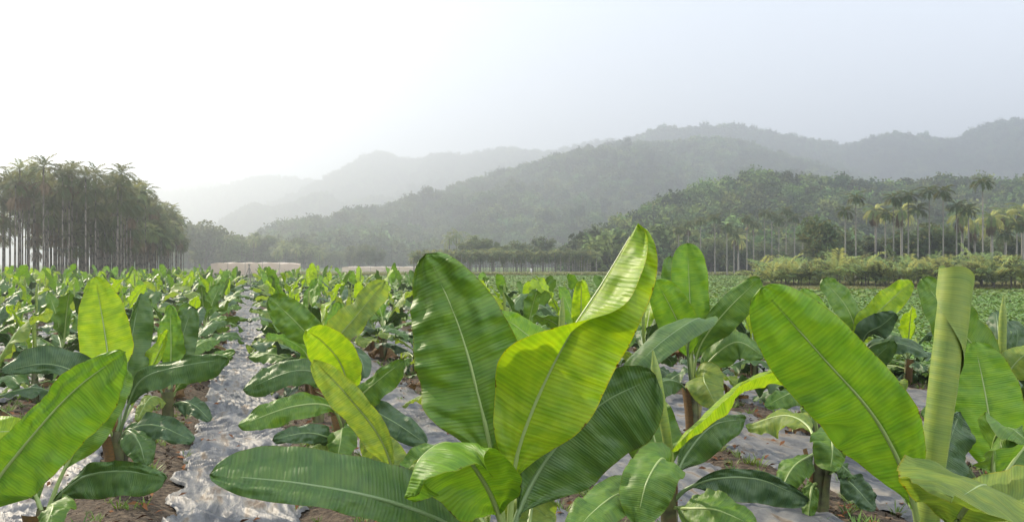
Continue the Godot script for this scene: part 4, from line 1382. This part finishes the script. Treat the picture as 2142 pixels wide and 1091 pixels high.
# ------------------------------------------------------------------ small structures
func net_house(px0: float, px1: float, d: float, h: float, label: String) -> void:
	var a := at(px0, 0, d)
	var b := at(px1, 0, d)
	a.y = 0
	b.y = 0
	var p := root_at("net_house", a, label, "net house")
	var L := b.x - a.x
	var depth := 14.0
	var bays := maxi(3, int(L / 3.0))
	for side in 2:
		var g := Geo.new()
		var rows := []
		var tx := []
		for j in 5:
			var row := []
			var tr := []
			for i in bays * 6 + 1:
				var t := i / float(bays * 6)
				var sag := 0.16 * absf(sin(t * bays * PI)) - 0.16
				row.append(Vector3(L * t, (h + sag) * j / 4.0, -depth * side + 0.12 * sin(t * 40.0) * sin(j * 1.2)))
				tr.append(Vector2(t, j / 4.0))
			rows.append(row)
			tx.append(tr)
		g.grid(rows, tx)
		part("net_wall", g.mesh(), M.net, p)
	for side in 2:
		var ge := Geo.new()
		var er := []
		var et := []
		for j in 5:
			var row := []
			var tr := []
			for i in 13:
				row.append(Vector3(L * side + 0.1 * sin(i * 1.7), (h - 0.16) * j / 4.0, -depth * (i / 12.0)))
				tr.append(Vector2(i / 12.0, j / 4.0))
			er.append(row)
			et.append(tr)
		ge.grid(er, et)
		part("net_end", ge.mesh(), M.net, p)
	var g2 := Geo.new()
	var rr := []
	var tt := []
	for j in 9:
		var row := []
		var tr := []
		for i in bays * 6 + 1:
			var t := i / float(bays * 6)
			row.append(Vector3(L * t, h - 0.16 + 0.16 * absf(sin(t * bays * PI)) + 0.02 - 0.1 * sin(j / 8.0 * PI * 3.0), -depth * j / 8.0))
			tr.append(Vector2(t, j / 8.0))
		rr.append(row)
		tt.append(tr)
	g2.grid(rr, tt)
	part("net_roof", g2.mesh(), M.net, p)
	for i in bays + 1:
		for side in 2:
			var g := Geo.new()
			var x := L * i / bays
			var z := 0.08 if side == 0 else -depth - 0.08
			g.tube([Vector3(x, -0.2, z), Vector3(x, h + 0.1, z)], [0.045, 0.04], 6)
			part("post", g.mesh(), M.pole, p)

func small_things() -> void:
	rng.seed = 61
	net_house(440, 585, 148.0, 2.45, "long white net house with sagging roof edge at the end of the banana rows")
	net_house(715, 865, 205.0, 1.5, "low white net house beyond the bananas by the far low grove")
	# irrigation pipe across the end of the path
	var g := Geo.new()
	var w := row_point(-0.2, 80.0)
	g.tube([Vector3(-2.2, 0.32, 0.1), Vector3(-0.6, 0.3, 0.0), Vector3(0.9, 0.31, 0.0), Vector3(2.2, 0.33, -0.1)], [0.09, 0.09, 0.09, 0.09], 8)
	var o := root_at("irrigation_pipe", w, "dark pipe lying across the far end of the open path", "pipe")
	part("pipe", g.mesh(), M.pipe, o)
	for x in [-1.6, 1.6]:
		var f := Geo.new()
		f.tube([Vector3(x, -0.1, 0.02), Vector3(x, 0.32, 0.02)], [0.06, 0.05], 6)
		part("support", f.mesh(), M.pipe, o)
	# pale bundle of stakes there
	o = root_at("stake_tripod", row_point(-0.2, 84.0), "pale stakes leaning together at the end of the path", "stakes")
	for k in 4:
		var a := k * 1.6
		var f := Geo.new()
		f.tube([Vector3(cos(a) * 0.8, -0.1, sin(a) * 0.5), Vector3(cos(a) * -0.1, 2.3, sin(a) * -0.1)], [0.05, 0.035], 6)
		part("stake", f.mesh(), M.palm_trunk, o)
	# white marker in front of the far grove
	o = root_at("marker_post", at(1111, 0, 165.0) * Vector3(1, 0, 1), "small white marker post in front of the far low grove", "post")
	g = Geo.new()
	g.tube([Vector3(0, -0.2, 0), Vector3(0, 1.0, 0), Vector3(0, 1.04, 0)], [0.16, 0.16, 0.02], 8)
	part("post", g.mesh(), M.white, o)
	g = Geo.new()
	g.tube([Vector3(0, 0.95, 0), Vector3(0, 1.3, 0), Vector3(0, 1.35, 0)], [0.2, 0.2, 0.05], 8)
	part("cap", g.mesh(), M.white, o)

# ------------------------------------------------------------------ sky
func sky_image(sun: Vector3) -> Image:
	# hazy air: white round the sun, grey blue away from it
	var w := 512
	var h := 256
	var im := Image.create(w, h, false, Image.FORMAT_RGBF)
	for y in h:
		var el := PI * (0.5 - (y + 0.5) / h)
		for x in w:
			var az := TAU * (x + 0.5) / w
			var dirv := Vector3(sin(az) * cos(el), sin(el), cos(az) * cos(el)) * Vector3(-1, 1, 1)
			var c := acos(clampf(dirv.dot(sun), -1, 1))
			var glow := exp(-c * c / 0.60) * 1.5 + 0.85 * exp(-c / 0.9)
			var low := exp(-maxf(el, 0.0) * 3.2)
			var base := Color(0.22, 0.29, 0.39).lerp(Color(0.47, 0.475, 0.52), low)
			im.set_pixel(x, y, Color(base.r + glow * 1.0, base.g + glow * 0.98, base.b + glow * 0.96))
	return im

func _ready() -> void:
	wob.seed = 3
	wob.frequency = 0.05
	wob.fractal_octaves = 2
	crease.seed = 14
	crease.noise_type = FastNoiseLite.TYPE_SIMPLEX
	crease.frequency = 2.3
	crease.fractal_type = FastNoiseLite.FRACTAL_RIDGED
	crease.fractal_octaves = 1
	var cam := Camera3D.new()
	cam.name = "camera"
	cam.fov = 34.04
	cam.far = 6000.0
	cam.position = Vector3(0, EYE, 0)
	cam.rotation_degrees = Vector3(0.145, 0, 0)
	add_child(cam)
	cam.current = true
	var az := deg_to_rad(-52.0)
	var el := deg_to_rad(35.0)
	var sun_dir := Vector3(sin(az) * cos(el), sin(el), -cos(az) * cos(el))
	var sun := DirectionalLight3D.new()
	sun.name = "sun"
	sun.light_color = Color(1.0, 0.94, 0.84)
	sun.light_energy = 1.6
	sun.light_angular_distance = 1.0
	sun.shadow_enabled = true
	add_child(sun)
	sun.look_at_from_position(Vector3.ZERO, -sun_dir, Vector3.UP)
	var e := Environment.new()
	e.background_mode = Environment.BG_SKY
	var sk := Sky.new()
	var pm := PanoramaSkyMaterial.new()
	pm.panorama = tex(sky_image(sun_dir))
	sk.sky_material = pm
	e.sky = sk
	e.tonemap_mode = Environment.TONE_MAPPER_LINEAR
	e.tonemap_exposure = 2.0
	e.sdfgi_enabled = true
	e.ssao_enabled = true
	e.ssil_enabled = true
	e.volumetric_fog_enabled = true
	e.volumetric_fog_density = 0.0011
	e.volumetric_fog_albedo = Color(0.905, 0.95, 1.0)
	e.volumetric_fog_anisotropy = 0.6
	var we := WorldEnvironment.new()
	we.name = "environment"
	we.environment = e
	add_child(we)
	materials()
	ground()
	hills()
	print("hills ", Time.get_ticks_msec())
	crop()
	broad_trees()
	grove()
	tall_palms()
	print("trees ", Time.get_ticks_msec())
	heroes()
	rows_of_plants()
	print("plants ", Time.get_ticks_msec())
	small_things()
	ground_litter()
	print("done ", Time.get_ticks_msec())
